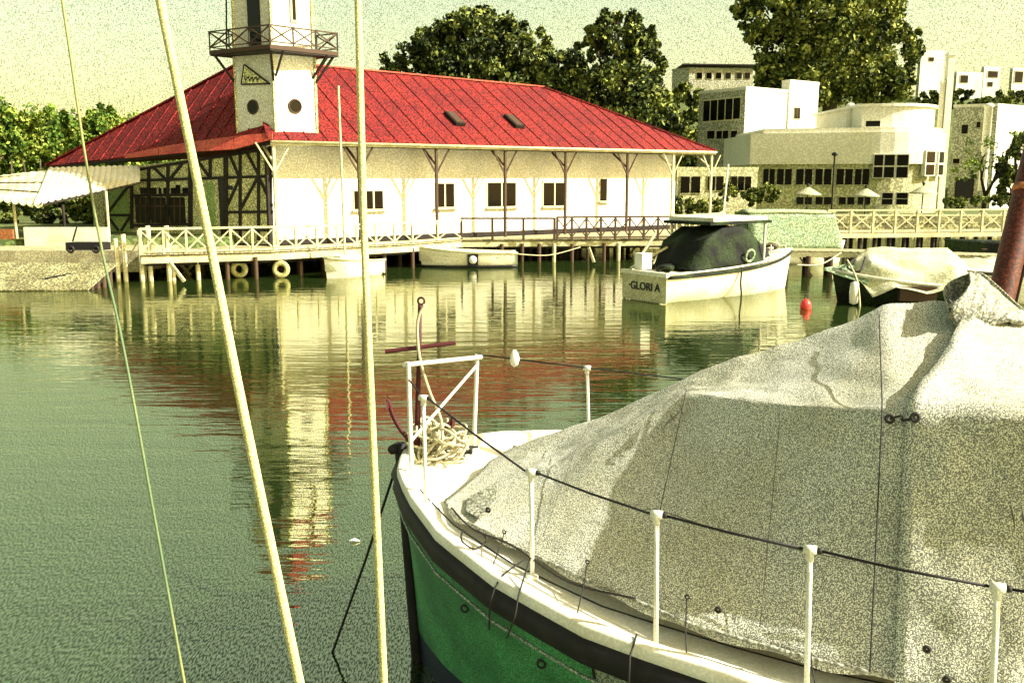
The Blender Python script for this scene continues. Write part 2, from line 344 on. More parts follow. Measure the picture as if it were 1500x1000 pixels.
btree('bushy_tree', [blob(1490, 240, Y, 26, 40), blob(1480, 275, Y, 20, 20), blob(1505, 215, Y, 22, 22)], Y, 1492, 1.3, 'dark bushy tree at the right edge beside the leafless tree', None, LM[0], 6000, .16, .2)
# hedges and shrubs
def hedge(px0, px1, py0, py1, Y, label, m, n=5000, size=.14, cat='hedge', group=None, name='hedge'):
    c = ay((px0 + px1) / 2, (py0 + py1) / 2, Y); bl = []; k = max(2, int((px1 - px0) / 26))
    for i in range(k): bl.append(blob(px0 + (px1 - px0) * (i + .5) / k + random.uniform(-4, 4), (py0 + py1) / 2 + random.uniform(-2, 2), Y, (px1 - px0) / k * .62, (py1 - py0) * .5))
    me = leaves(bl, n, size, m, name); return topmesh(name, me, (c.x, Y, hgt(c.x, Y)), label, cat, group)
hedge(1350, 1500, 135, 158, 97, 'clipped dark hedge on the hill crest under the far right houses', LM[0], 7000, .2)
hedge(1055, 1140, 272, 298, 64, 'low shrubs on the bank behind the grey cabin roof', LM[2], 5000, .13, 'shrub', None, 'shrub')
hedge(1385, 1500, 288, 302, 63, 'low dark hedge behind the right end of the dock railing', LM[0], 5000, .12)
hedge(990, 1060, 290, 318, 63, 'straggly shrubs on the bank just right of the boathouse corner post', LM[2], 4000, .12, 'shrub', None, 'shrub')
hedge(0, 195, 285, 334, 52, 'dark undergrowth in shade behind the white canopy wall', LM[0], 9000, .15, 'undergrowth', None, 'undergrowth')

# leafless tree far right
x0 = ay(1440, 290, 66); root = thing('bare_tree', (x0.x, 66, 1.3), 'leafless forked tree with dark trunk in front of the far right house', 'tree')
def branch(p, d, l, r, k):
    q = p + d * l; link('trunk' if k == 0 else 'branch', tube('branch', [p, (p + q) / 2 + V((random.uniform(-.05, .05), 0, 0)) * l, q], [r, r * .85, r * .7], M['timber_dark'], 6), root)
    if k < 4:
        for s in range(2 if k else 3):
            a = random.uniform(-.75, .75); dd = (d + V((a, random.uniform(-.4, .4), random.uniform(0, .25)))).normalized(); branch(q, dd, l * random.uniform(.62, .85), r * .62, k + 1)
branch(V((x0.x, 66, 1.2)), V((.1, 0, 1)).normalized(), 1.5, .2, 0)
link('sparse_leaves', leaves([blob(1440, 225, 66, 30, 30), blob(1465, 200, 66, 22, 22), blob(1415, 250, 66, 18, 18)], 900, .10, LM[1], 'sparse_leaves'), root)

# ================================================================ BOATHOUSE
E0 = V((-9.75, 38.0, 5.3)); Wd = V((.796, .605, 0)).normalized(); Wn = V((Wd.y, -Wd.x, 0))   # along long wall, outward
LdD = V((-.9, .43, 0)).normalized(); Ln = V((-LdD.y * 1, LdD.x, 0)); Ln = V((-.43, -.9, 0)).normalized()
E1 = E0 + Wd * 27.0; E1.z = 5.4
A = V((-10.25, 39.4, 1.0)); B = A + Wd * 24.8; B2 = B - Wn * 10; C = A + LdD * 10.6; C2 = V((C.x + 3.2, C.y + 8.5, 1.0))
R1 = V((1.8, 54.0, 8.9)); R0 = V((-12.2, 44.0, 8.45)); _n = (E1 - E0).cross(R1 - E0); R0.z = E0.z - (_n.x * (R0.x - E0.x) + _n.y * (R0.y - E0.y)) / _n.z; ELt = ay(68, 244, 46); E1b = E1 - Wn * 11.6; EB = ELt + V((3.5, 10, .6))
bh = thing('boathouse', (A.x, A.y, 1.0), 'long white boathouse with hipped red roof on stilts over the water', 'building')
link('wall', prism('wall', [A, B, B2, C2], 1.02, [5.15, 5.2, 5.2, 5.0], M['plaster']), bh)
Ci = V((C.x, C.y, 0)); LT = .22
link('timbered_wall', prism('timbered_wall', [A + Ln * .02 + Wn * .0 - Wd * .03, C, C - Ln * LT, A - Ln * LT + LdD * .25], 1.02, [4.95, 4.15, 4.15, 4.95], M['plaster_shade']), bh)
link('rear_wall', prism('rear_wall', [C - Ln * .02, C2, C2 + V((.2, -.1, 0)), C - Ln * LT + V((.3, 0, 0))], 1.02, [4.1, 4.8, 4.8, 4.1], M['plaster_shade']), bh)
# shell of planes for the roof, cut in sheets running down the slope
def roof_plane(poly, eave_dir, m, wd=.85, name='roof_sheet'):
    ed = eave_dir.normalized(); P = [V(p) for p in poly]; nn = (P[1] - P[0]).cross(P[2] - P[0]).normalized()
    if nn.z < 0: nn = -nn
    s = [p.dot(ed) for p in P]; lo, hi = min(s), max(s); k = int((hi - lo) / wd) + 1
    def clip(pts, a, sign):
        out = []
        for i in range(len(pts)):
            p, q = pts[i], pts[(i + 1) % len(pts)]; dp, dq = sign * (p.dot(ed) - a), sign * (q.dot(ed) - a)
            if dp >= 0: out.append(p)
            if dp * dq < 0: out.append(p + (q - p) * (dp / (dp - dq)))
        return out
    for i in range(k):
        a, b_ = lo + i * wd + .004, lo + (i + 1) * wd - .004
        q = clip(clip(P, a, 1), b_, -1)
        if len(q) < 3: continue
        lift = nn * (.02 + .012 * (i % 2) + random.uniform(-.004, .008))
        # low standing rib down one side of each sheet
        e = [p for p in q if abs(p.dot(ed) - a) < .02]
        sh = link(name, slab(name, [p + lift for p in q], .04, m), bh)
        if len(e) == 2 and (e[0] - e[1]).length > .6:
            link('rib', cube(m), sh, xf(e[0] + nn * .035, e[1] + nn * .035, .045, .06, nn))
for poly, d_, mm in (((E0, E1, R1, R0), Wd, M['roof']), ((E1, E1b, R1), -Wn, M['roof']), ((E0, R0, ELt), ELt - E0, M['roof'])):
    roof_plane(poly, d_, mm)
link('roof_underlay', slab('roof_underlay', [p - V((0, 0, .03)) for p in (E0, E1, R1, R0)], .06, M['roof']), bh)
link('roof_underlay', slab('roof_underlay', [p - V((0, 0, .03)) for p in (E0, R0, ELt)], .06, M['roof']), bh)
link('roof_underlay', slab('roof_underlay', [p - V((0, 0, .03)) for p in (E1, E1b, R1)], .06, M['timber_dark']), bh)
link('rear_roof', mesh('rear_roof', [ELt, R0, R1, E1b, EB], [(0, 1, 4), (1, 2, 3, 4)], M['roof']), bh)
for p, q in ((R0, R1), (R1, E1), (R0, ELt), (R0, E0), (R1, E1b)): bar('ridge_cap', p + V((0, 0, .08)), q + V((0, 0, .08)), .22, .07, M['roof_orange'] if p is R0 and q is R1 else M['roof'], bh)
# sunlit band of the left eave, its light painted as raised orange sheets
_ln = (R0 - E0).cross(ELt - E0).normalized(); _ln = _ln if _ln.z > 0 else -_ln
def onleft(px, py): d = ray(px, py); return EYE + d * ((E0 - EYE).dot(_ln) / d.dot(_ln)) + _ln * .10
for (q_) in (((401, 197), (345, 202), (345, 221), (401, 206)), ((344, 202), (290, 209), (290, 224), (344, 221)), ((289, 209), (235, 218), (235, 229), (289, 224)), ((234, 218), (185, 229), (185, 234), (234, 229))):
    link('lit_eave_band', slab('lit_eave_band', [onleft(*k) for k in q_], .03, M['roof_orange']), bh)
bar('fascia', E0 + V((0, 0, -.1)), E1 + V((0, 0, -.1)), .06, .16, M['timber_pale'], bh)
bar('fascia', E0 + V((0, 0, -.12)), ELt + V((0, 0, -.1)), .06, .14, M['timber_dark'], bh)
bar('fascia', E1 + V((0, 0, -.1)), E1b + V((0, 0, -.1)), .06, .16, M['timber_pale'], bh)
link('gutter', tube('gutter', [E0 - Wn * -.10 + V((0, 0, -.06)), E1 - Wn * -.10 + V((0, 0, -.06))], .06, M['timber_pale'], 8), bh)
# roof lights
for (px, py) in ((665, 177), (752, 181)):
    n_ = (E1 - E0).cross(R0 - E0).normalized(); n_ = n_ if n_.z > 0 else -n_; d = ray(px, py); p = EYE + d * ((E0 - EYE).dot(n_) / d.dot(n_))
    dn = n_.cross(Wd).normalized(); dn = dn if dn.z < 0 else -dn
    r_ = link('skylight', slab('skylight', [p + n_ * .2 + Wd * a_ + dn * b_ for a_, b_ in ((-.28, -.6), (.28, -.6), (.28, .6), (-.28, .6))], .16, M['timber_dark']), bh)
    link('skylight_glass', slab('skylight_glass', [p + n_ * .225 + Wd * a_ + dn * b_ for a_, b_ in ((-.2, -.52), (.2, -.52), (.2, .52), (-.2, .52))], .02, M['timber_brown']), r_)
# veranda posts with V braces along the eave
po = E0 - Wn * .12
for i, px in enumerate((404, 527, 640, 740, 828, 918, 984, 1040)):
    b_ = onp(px, 300, po, Wd); b_.z = 1.0; mm = M['timber_brown'] if 0 < i < 6 else M['timber_pale']
    t_ = V((b_.x, b_.y, 5.2)); ps = bar('veranda_post', b_, t_, .11, .11, mm, bh, Wd)
    j = V((b_.x, b_.y, 4.0))
    bar('brace', j, t_ - Wd * .75, .06, .06, mm, ps); bar('brace', j, t_ + Wd * .75, .06, .06, mm, ps)
    bar('brace', j + V((0, 0, .4)), V((b_.x, b_.y, 5.15)) - Wn * 1.1, .08, .08, mm, ps)
# posts on the return (end gable corner)
for s in (3.5, 7.5):
    b_ = E1 - Wn * s - Wd * .2; bar('veranda_post', V((b_.x, b_.y, 1)), V((b_.x, b_.y, 5.2)), .12, .12, M['timber_pale'], bh, Wd)
# windows on the long wall
def wall_window(x0, y0, x1, y1, parts, name='window'):
    p = onp(x0, y0, A, Wd); q = onp(x1, y1, A, Wd); zt = (p.z + onp(x1, y0, A, Wd).z) / 2; zb = (q.z + onp(x0, y1, A, Wd).z) / 2
    a_ = V((p.x, p.y, 0)); c_ = V((q.x, q.y, 0)); n_ = Wn
    fr = link(name, prism(name, [a_ + n_ * .03, c_ + n_ * .03, c_ - n_ * .06, a_ - n_ * .06], zb - .06, zt + .06, M['frame']), bh)
    L_ = (c_ - a_).length; u = (c_ - a_).normalized()
    for k in range(parts):
        s0 = L_ * k / parts + .05; s1 = L_ * (k + 1) / parts - .05
        link('pane', prism('pane', [a_ + u * s0 + n_ * .045, a_ + u * s1 + n_ * .045, a_ + u * s1, a_ + u * s0], zb, zt, M['glass']), fr)
    bar('sill', a_ - u * .08 + n_ * .08 + V((0, 0, zb - .09)), c_ + u * .08 + n_ * .08 + V((0, 0, zb - .09)), .16, .06, M['timber_pale'], fr)
for w_ in ((517, 280, 562, 306, 3), (637, 269, 666, 303, 2), (713, 268, 756, 302, 2), (795, 268, 829, 301, 2), (878, 262, 889, 294, 1)): wall_window(*w_)
# corner board, base board
bar('corner_board', V((A.x, A.y, 1.02)) + Wn * .04 + Ln * .04, V((A.x, A.y, 5.0)) + Wn * .04 + Ln * .04, .2, .2, M['timber_dark'], bh, Wd)
bar('base_board', A + Wn * .05 + V((0, 0, .1)), B + Wn * .05 + V((0, 0, .1)), .05, .2, M['timber_dark'], bh)
# half timbering on the left facade
Af = A + Ln * .05
def fp(px, py): return onp(px, py, Af, LdD)
TV = [(157, 262, 340), (193, 250, 335), (218, 246, 330), (246, 240, 330), (279, 238, 335), (308, 230, 262), (331, 226, 350), (352, 222, 350), (379, 216, 352), (396, 214, 354)]
for (x, y0, y1) in TV: bar('timber', fp(x, y0), fp(x, y1), .06, .16 if x not in (279, 331) else .24, M['timber_dark'], bh, LdD)
for (x0, y0, x1, y1) in ((155, 266, 402, 258), (333, 311, 400, 310), (155, 315, 192, 315), (193, 330, 279, 328), (193, 287, 279, 285), (193, 250, 400, 217), (333, 336, 400, 337),
                         (267, 240, 248, 264), (226, 246, 244, 264), (290, 236, 308, 261), (336, 226, 351, 260), (361, 222, 379, 256), (379, 258, 399, 302), (379, 258, 353, 306), (351, 262, 334, 300), (192, 268, 159, 311), (159, 317, 174, 338), (191, 317, 178, 338)):
    bar('timber', fp(x0, y0) + Ln * .01, fp(x1, y1) + Ln * .01, .07, .12, M['timber_dark'], bh)
def fwin(x0, y0, x1, y1, nm='window', m_=None, dark='glass', par=None):
    p, q = fp(x0, y0), fp(x1, y1); a_ = V((p.x, p.y, 0)) - Ln * .03; c_ = V((q.x, q.y, 0)) - Ln * .03
    return link(nm, prism(nm, [a_ + Ln * .035, c_ + Ln * .035, c_ - Ln * .05, a_ - Ln * .05], q.z, p.z, M[dark]), par or bh)
for i, x in enumerate((197, 219, 247)): 
    f_ = fwin(x, 289, x + (19 if i == 0 else 25), 327, 'window')
    for k in (.36, .7):
        xx = x + k * 24; bar('mullion', fp(xx, 290), fp(xx, 326), .03, .07, M['timber_brown'], f_, LdD)
    bar('mullion', fp(x + 1, 302), fp(x + 22, 302), .03, .06, M['timber_brown'], f_)
for x, w_ in ((205, 12), (220, 9), (232, 4), (239, 9), (250, 7), (257, 7), (267, 9)): fwin(x, 275 if x != 257 else 271, x + w_, 284, 'clerestory_pane')
dr = fwin(319, 262, 331, 349, 'doorway', dark='black'); d2 = fwin(300, 268, 317, 349, 'door', dark='green_panel')
fwin(333, 272, 341, 278, 'small_vent', dark='black')
pn = fwin(158, 268, 191, 340, 'green_panel', dark='green_panel')
# piles under the house
for i in range(9):
    for j in range(3):
        p = A + Wd * (.4 + i * 3.0) - Wn * (.3 + j * 4.2); rod('pile', V((p.x, p.y, -1.6)), V((p.x, p.y, .9)), .13, M['timber_brown'], bh)
link('floor', prism('floor', [A + Wn * .3, B + Wn * .3, B2, C2, C + Ln * .3], .8, .985, M['timber_dark']), bh)

# ---------------------------------------------------------------- tower
T0 = ay(402, 150, 38.75); T0.z = 0; 
def ax_pt(px, d): q = onp(px, 150, T0, d); q.z = 0; return q
T1 = ax_pt(463, Wd); T3 = ax_pt(346, LdD); T2 = T1 + (T3 - T0)
tw = thing('lookout_tower', (T0.x, T0.y, 5.0), 'white lookout tower with balcony standing through the corner of the red roof', 'tower')
link('shaft', prism('shaft', [T0, T1, T2, T3], 5.15, 8.75, M['plaster']), tw)
cen = (T0 + T2) / 2
def sc(p, k): return cen + (p - cen) * k
link('upper_shaft', prism('upper_shaft', [sc(p, .97) for p in (T0, T1, T2, T3)], 9.0, 11.9, M['plaster']), tw)
DK = [sc(p, 1.0) + (p - cen).normalized() * 1.0 for p in (T0, T1, T2, T3)]
link('balcony_floor', prism('balcony_floor', DK, 8.82, 8.98, M['timber_brown']), tw)
link('balcony_joists', prism('balcony_joists', [sc(p, .985) for p in DK], 8.76, 8.815, M['timber_dark']), tw)
for i in range(4):
    a_, c_ = DK[i], DK[(i + 1) % 4]; u = (c_ - a_); 
    rl = bar('balcony_rail', a_ * .985 + cen * .015 + V((0, 0, 9.72)), c_ * .985 + cen * .015 + V((0, 0, 9.72)), .045, .05, M['timber_brown'], tw)
    bar('bottom_rail', a_ * .985 + cen * .015 + V((0, 0, 9.10)), c_ * .985 + cen * .015 + V((0, 0, 9.10)), .035, .04, M['timber_brown'], rl)
    for k in range(3):
        p = a_ + u * k / 3; q = a_ + u * (k + 1) / 3; p = p * .985 + cen * .015; q = q * .985 + cen * .015
        bar('baluster', p + V((0, 0, 9)), p + V((0, 0, 9.75)), .05, .05, M['timber_dark'], rl, Wd)
        bar('cross_brace', p + V((0, 0, 9.1)), q + V((0, 0, 9.7)), .035, .05, M['timber_brown'], rl)
        bar('cross_brace', p + V((0, 0, 9.7)), q + V((0, 0, 9.1)), .035, .05, M['timber_brown'], rl)
T = (T0, T1, T2, T3)
for i in range(4):
    bar('bracket', V((T[i].x, T[i].y, 7.7)), V((*(DK[i] * .92 + cen * .08).xy, 8.8)), .1, .1, M['timber_dark'], tw)
    for s in ((.06, .94) if i in (0, 1) else ()):
        p = T[i].lerp(T[(i + 1) % 4], s); o_ = (DK[i].lerp(DK[(i + 1) % 4], .18 if s < .5 else .82))
        bar('bracket', V((p.x, p.y, 7.9)), V((o_.x, o_.y, 8.8)), .07, .07, M['timber_dark'], tw)
# corner boards
for i in (0, 1, 3): bar('corner_board', V((T[i].x, T[i].y, 5.3)), V((T[i].x, T[i].y, 8.74)), .09, .09, M['plaster_shade'], tw, Wd)
for i in (0, 1, 3): p = sc(T[i], .97); bar('corner_board', V((p.x, p.y, 9.0)), V((p.x, p.y, 11.9)), .10, .10, M['plaster_shade'], tw, Wd)
ap = cen + V((0, 0, 14.2)); rp = [sc(p, 1.25) + V((0, 0, 11.9)) for p in T]
me = mesh('cap_roof', rp + [ap], [(0, 1, 4), (1, 2, 4), (2, 3, 4), (3, 0, 4), (3, 2, 1, 0)], M['roof']); link('cap_roof', me, tw)
def rnd(px, py, p0, d_, rr, nrm):
    c = onp(px, py, p0, d_) + nrm * .03; n = 20
    vs = [c + (d_ * math.cos(2 * math.pi * i / n) + V((0, 0, 1)) * math.sin(2 * math.pi * i / n)) * rr for i in range(n)]
    f_ = link('round_window', torus('round_window', c, rr, .035, nrm, M['timber_brown'], 20, 6), tw)
    link('pane', mesh('pane', vs, [tuple(range(n))], M['glass']), f_)
rnd(432, 156, T0, Wd, .27, Wn); rnd(371, 157, T0, LdD, .27, Ln)
def tq(x0, y0, x1, y1, d_, nrm, nm, m_, off=.02, par=None):
    p = onp(x0, y0, sc(T0, .97), d_); q = onp(x1, y1, sc(T0, .97), d_); a_ = V((p.x, p.y, 0)); c_ = V((q.x, q.y, 0))
    return link(nm, prism(nm, [a_ + nrm * (off + .03), c_ + nrm * (off + .03), c_, a_], q.z, p.z, m_), par or tw)
d_ = tq(361, -30, 383, 66, LdD, Ln, 'door', M['glass'])
f_ = tq(422, -60, 436, 34, Wd, Wn, 'window', M['frame']); tq(425, -56, 433, 30, Wd, Wn, 'pane', M['glass'], .03, f_)
tri = [onp(x, y, T0, LdD) + Ln * .05 for (x, y) in ((359, 95), (355, 124), (396, 123))]
pl = link('gable_panel', slab('gable_panel', tri, .02, M['plaster_shade']), tw)
for i in range(3): bar('frame', tri[i], tri[(i + 1) % 3], .05, .06, M['timber_dark'], pl)
sq = [onp(360 + k * 1.9, 117 + (-4 if k % 3 == 0 else 2 * math.sin(k * 2.1)), T0, LdD) + Ln * .08 for k in range(13)]
link('carved_ornament', tube('carved_ornament', sq, .025, M['timber_dark'], 5), pl)
rod('flagpole', ay(332, 74, 40.3), ay(331, -60, 40.3), .035, M['timber_dark'], tw)

# ================================================================ DOCKS
def railing(name, pts, h, nb, label, m_, style='X', group=None, pw=.08, mb=None):
    root = thing(name, V(pts[0]), label, 'railing', group); mb = mb or m_
    for si in range(len(pts) - 1):
        p, q = V(pts[si]), V(pts[si + 1]); k = nb[si]; up = V((0, 0, 1))
        bar('top_rail', p + up * h, q + up * h, .07, .08, m_, root)
        if style == 'X': bar('bottom_rail', p + up * .12, q + up * .12, .05, .06, m_, root)
        for i in range(k + 1):
            a_ = p.lerp(q, i / k); 
            if i == k and si < len(pts) - 2: continue
            bar('post', a_, a_ + up * (h + .03), pw, pw, m_, root, (q - p).normalized())
            if i < k and style == 'X':
                c_ = p.lerp(q, (i + 1) / k)
                bar('cross_brace', a_ + up * .14, c_ + up * (h - .05), .03, .05, mb, root); bar('cross_brace', a_ + up * (h - .05), c_ + up * .14, .03, .05, mb, root)
    return root
ZD = 1.0
D1 = az(207, 374, ZD); D2 = az(402, 369, ZD); D3 = az(604, 358, ZD); D3b = az(676, 352, ZD); D4 = az(990, 350, ZD); D5 = az(1050, 347, ZD)
dk = thing('boathouse_dock', D1, 'timber dock on piles wrapping round the front of the boathouse', 'dock')
back = [B + Wn * .2, A + Wn * .2 + Ln * .2, C + Ln * .2 + V((0, 0, 0))]
poly = [D1, D2, D3, D3b, D4, D5] + [V((B.x + 3, B.y, 1))] + [V((p.x, p.y, 1)) for p in back] + [V((D1.x - .6, D1.y + 4, 1))]
link('deck', prism('deck', [(p.x, p.y) for p in poly], .86, .965, M['deck']), dk)
# deck boards along the front edge that can be seen end on
def boards(p, q, n, wid, par, m_, z=1.0):
    u = (q - p); nn = V((-u.y, u.x, 0)).normalized(); L_ = u.length / n; me = None
    for i in range(n):
        a_ = p + u * (i + .06) / n; c_ = p + u * (i + .94) / n; bar('deck_board', (a_ + c_) / 2 - nn * .06, (a_ + c_) / 2 + nn * wid, L_ * .9, .035, m_, par).location.z += z - .985 + random.uniform(0, .01) - 0
for (p, q, n) in ((D1, D2, 26), (D2, D3, 30), (D3, D3b, 12), (D3b, D4, 40)): boards(p, q, n, 1.6, dk, M['deck'])
for (p, q) in ((D1, D2), (D2, D3), (D3, D3b), (D3b, D4), (D4, D5)):
    o_ = V((0, -.05, 0)); bar('edge_beam', p + o_ + V((0, 0, -.2)), q + o_ + V((0, 0, -.2)), .1, .2, M['timber_pale'], dk)
    bar('lower_beam', p + V((0, .3, -.36)), q + V((0, .3, -.36)), .12, .12, M['timber_dark'], dk)
for k, (px, py) in enumerate(((210, 372), (250, 372), (289, 371), (330, 371), (374, 370), (402, 369), (440, 366), (476, 364), (522, 362), (562, 360), (604, 358), (645, 354), (676, 352), (704, 352), (735, 352), (765, 352), (790, 352), (812, 352), (838, 352), (862, 351), (885, 351), (907, 351), (940, 350), (985, 350))):
    b_ = az(px, py, ZD); y_ = .05 if k % 2 else -.12
    rod('pile', V((b_.x, b_.y + y_ + .1, -1.7)), V((b_.x, b_.y + y_ + .1, .84)), .085, M['timber_pale'] if k in (0, 1, 2, 17, 21) else M['timber_brown'], dk)
    rod('pile', V((b_.x + .4, b_.y + 2.2, -1.7)), V((b_.x + .4, b_.y + 2.2, .84)), .10, M['timber_brown'], dk)
for (x0, y0, x1, y1) in ((252, 372, 285, 409), (250, 384, 270, 412), (940, 350, 906, 392), (862, 362, 870, 384), (300, 371, 262, 408)):
    p = az(x0, y0, .8) + V((0, -.1, 0)); q = ay(x1, y1, p.y - .1); bar('diagonal_strut', p, q, .1, .1, M['timber_pale'], dk)
rn = railing('dock_railing', [D1, D2], .95, [6], 'pale cross braced railing along the front left edge of the dock below the timbered wall', M['timber_pale'], group='railings of the boathouse dock')
railing('dock_railing', [D2, D3, D3b], .93, [7, 2], 'cross braced railing in front of the bright wall from its corner to the second window', M['timber_pale'], group='railings of the boathouse dock')
railing('dock_railing', [D3b, az(812, 352, ZD)], 1.0, [3], 'plain brown railing without crosses in front of the middle windows', M['timber_brown'], style='P', group='railings of the boathouse dock', pw=.11)
railing('dock_railing', [az(816, 352, ZD), az(984, 350, ZD)], 1.05, [8], 'brown cross braced railing under the narrow window at the right end of the wall', M['timber_brown'], group='railings of the boathouse dock', pw=.09)
railing('dock_railing', [az(990, 349, ZD), az(1060, 342, ZD)], 1.05, [4], 'short pale railing beyond the right corner of the boathouse', M['timber_pale'], group='railings of the boathouse dock', pw=.07)
for px in (249, 222): b_ = az(px, 372, ZD) + V((0, -.2, 0)); topmesh('mooring_post', tube('mooring_post', [(b_.x, b_.y, -1.5), (b_.x, b_.y, .9), (b_.x, b_.y, 2.05)], .09, M['timber_pale'], 8), (b_.x, b_.y, 0), 'pale mooring post standing %s of the front left railing' % ('against the second bay' if px == 249 else 'just at the left end'), 'post', 'pale mooring posts at the left end of the dock')
# tyres
for (px, py, lab) in ((351, 405, 'pale tyre hung on the dock edge, left one of the pair'), (412, 401, 'pale tyre hung below the dock corner, right one of the pair')):
    yy = az(px, 372, .9).y - .15; c = ay(px, py, yy); c.z = max(c.z, .33)
    t_ = thing('tyre_fender', c, lab, 'tyre', 'tyres hung on the dock edge')
    link('tyre', torus('tyre', c, .24, .1, (0, 1, .05), M['tyre'], 22, 10), t_)
    link('hanging_rope', tube('hanging_rope', [c + V((0, 0, .25)), c + V((.02, .05, .55))], .02, M['rope'], 6), t_)
# ladder by the motor boat
for (a_, b_) in (((948, 352), (930, 395)), ((975, 352), (965, 395))): pass
p0, p1 = az(960, 351, 1.0), az(985, 351, 1.0); q0, q1 = ay(925, 396, p0.y - 1.4), ay(950, 398, p1.y - 1.4)
ld = thing('ladder', q0, 'pale wooden ladder leaning against the dock behind the motor boat stern', 'ladder')
bar('side_rail', q0, p0 + V((0, 0, .3)), .07, .1, M['timber_pale'], ld); bar('side_rail', q1, p1 + V((0, 0, .3)), .07, .1, M['timber_pale'], ld)
for i in range(1, 6): bar('rung', q0.lerp(p0, i / 5.5), q1.lerp(p1, i / 5.5), .05, .05, M['timber_pale'], ld)

# right dock with its railing
Q0 = az(1212, 342, 1.2); Q1 = az(1530, 339, 1.2)
rd = thing('quay_walkway', Q0, 'raised timber walkway on piles running to the right edge below the white buildings', 'walkway')
bar('edge_beam', Q0 + V((0, 0, -.12)), Q1 + V((0, 0, -.12)), .12, .2, M['timber_pale'], rd)
link('deck', prism('deck', [Q0 + V((0, .08, 0)), Q1 + V((0, .08, 0)), Q1 + V((0, 2.5, 0)), Q0 + V((0, 2.5, 0))], 1.02, 1.19, M['deck']), rd)
for i in range(15):
    p = Q0.lerp(Q1, (i + .3) / 15); rod('pile', V((p.x, p.y + .2, -1.7)), V((p.x, p.y + .2, 1.0)), .1, M['timber_dark'], rd); rod('pile', V((p.x + .3, p.y + 2.2, -1.7)), V((p.x + .3, p.y + 2.2, 1.0)), .1, M['timber_dark'], rd)
railing('walkway_railing', [Q0, Q1], 1.1, [10], 'yellowish cross braced railing on the raised walkway at the right', M['timber_pale'], pw=.1)
# second link between house dock and walkway
railing('walkway_railing', [az(1130, 338, 1.2), az(1205, 339, 1.2)], 1.0, [4], 'short pale railing above the mint green tarpaulin boat', M['timber_pale'], pw=.06)
# lower pontoon
Z2 = .95; U0 = az(1060, 367, Z2); U1 = az(1235, 369, Z2); U2 = az(1500, 377, Z2)
pn = thing('low_jetty', U0, 'low pale jetty running behind the tarpaulin covered boats at the right', 'jetty')
for (p, q) in ((U0, U1), (U1, U2)):
    bar('edge_beam', p + V((0, 0, -.12)), q + V((0, 0, -.12)), .1, .2, M['timber_pale'], pn)
    n = 22
    for i in range(n):
        a_ = p.lerp(q, (i + .5) / n); bar('deck_board', a_ + V((0, -.04, .015)), a_ + V((0, 1.5, .015)), (q - p).length / n * .92, .035, M['deck'], pn)
    link('bearer', prism('bearer', [p + V((0, .08, 0)), q + V((0, .08, 0)), q + V((0, 1.4, 0)), p + V((0, 1.4, 0))], .8, .945, M['timber_dark']), pn)
for i in range(14):
    p = U0.lerp(U2, i / 13); rod('pile', V((p.x, p.y + .15, -1.7)), V((p.x, p.y + .15, .8)), .1, M['timber_brown'], pn); rod('pile', V((p.x + .2, p.y + 1.2, -1.7)), V((p.x + .2, p.y + 1.2, .8)), .1, M['timber_dark'], pn)
for i in range(5): p = U0.lerp(U1, (i + .2) / 5) + V((0, -.02, 0)); q = U0.lerp(U1, (i + .9) / 5) + V((0, -.02, 0)); bar('diagonal_strut', V((p.x, p.y, .75)), V((q.x, q.y, -.2)), .06, .06, M['timber_brown'], pn)
# quay wall
qa, qb = V((2, 61, 0)), V((80, 61.5, 0))
qw = thing('quay_wall', qa, 'rough stone quay wall behind the walkways at the right', 'wall')
k = 0
for r_ in range(3):
    x = 2.0 + (r_ % 2) * .7
    while x < 60 and k < 240:
        L_ = random.uniform(1.2, 1.9); yy = 61 - random.uniform(0, .08)
        if r_ < 3: link('stone_block', cube(M['stone']), qw, Matrix.Translation((x + L_ / 2, yy + .3, -.05 + r_ * .5 + .25)) @ Matrix.Diagonal((L_ - .05, .6, .47, 1)))
        x += L_; k += 1
link('coping', cube(M['timber_pale']), qw, Matrix.Translation((31, 61.3, 1.5)) @ Matrix.Diagonal((58, .7, .1, 1)))

# ================================================================ LEFT BANK
# sloping ramp
r0 = az(-30, 426, .02); r1 = az(128, 425, .02); r2 = az(172, 386, .8); r3 = az(-40, 384, .8)
rp_ = thing('boat_ramp', (r1.x, r1.y, 0), 'weathered plank boat ramp sloping into the water at the left edge', 'ramp')
n = 16
for i in range(n):
    a0 = r0.lerp(r3, i / n) + V((0, 0, .02)); a1 = r0.lerp(r3, (i + .93) / n) + V((0, 0, .02)); b0 = r1.lerp(r2, i / n) + V((0, 0, .02)); b1 = r1.lerp(r2, (i + .93) / n) + V((0, 0, .02))
    link('plank', slab('plank', [a0, b0, b1, a1], .05, M['ramp']), rp_)
link('ramp_bearer', slab('ramp_bearer', [r0 + V((0, .05, -.04)), r1 + V((-.1, .05, -.04)), r2 + V((-.1, 0, -.04)), r3 + V((0, 0, -.04))], .2, M['timber_dark']), rp_)
for i in range(5): p = r1.lerp(r2, (i + .5) / 5); rod('pile', V((p.x - .2, p.y, -1.5)), V((p.x - .2, p.y, p.z - .1)), .09, M['timber_brown'], rp_)
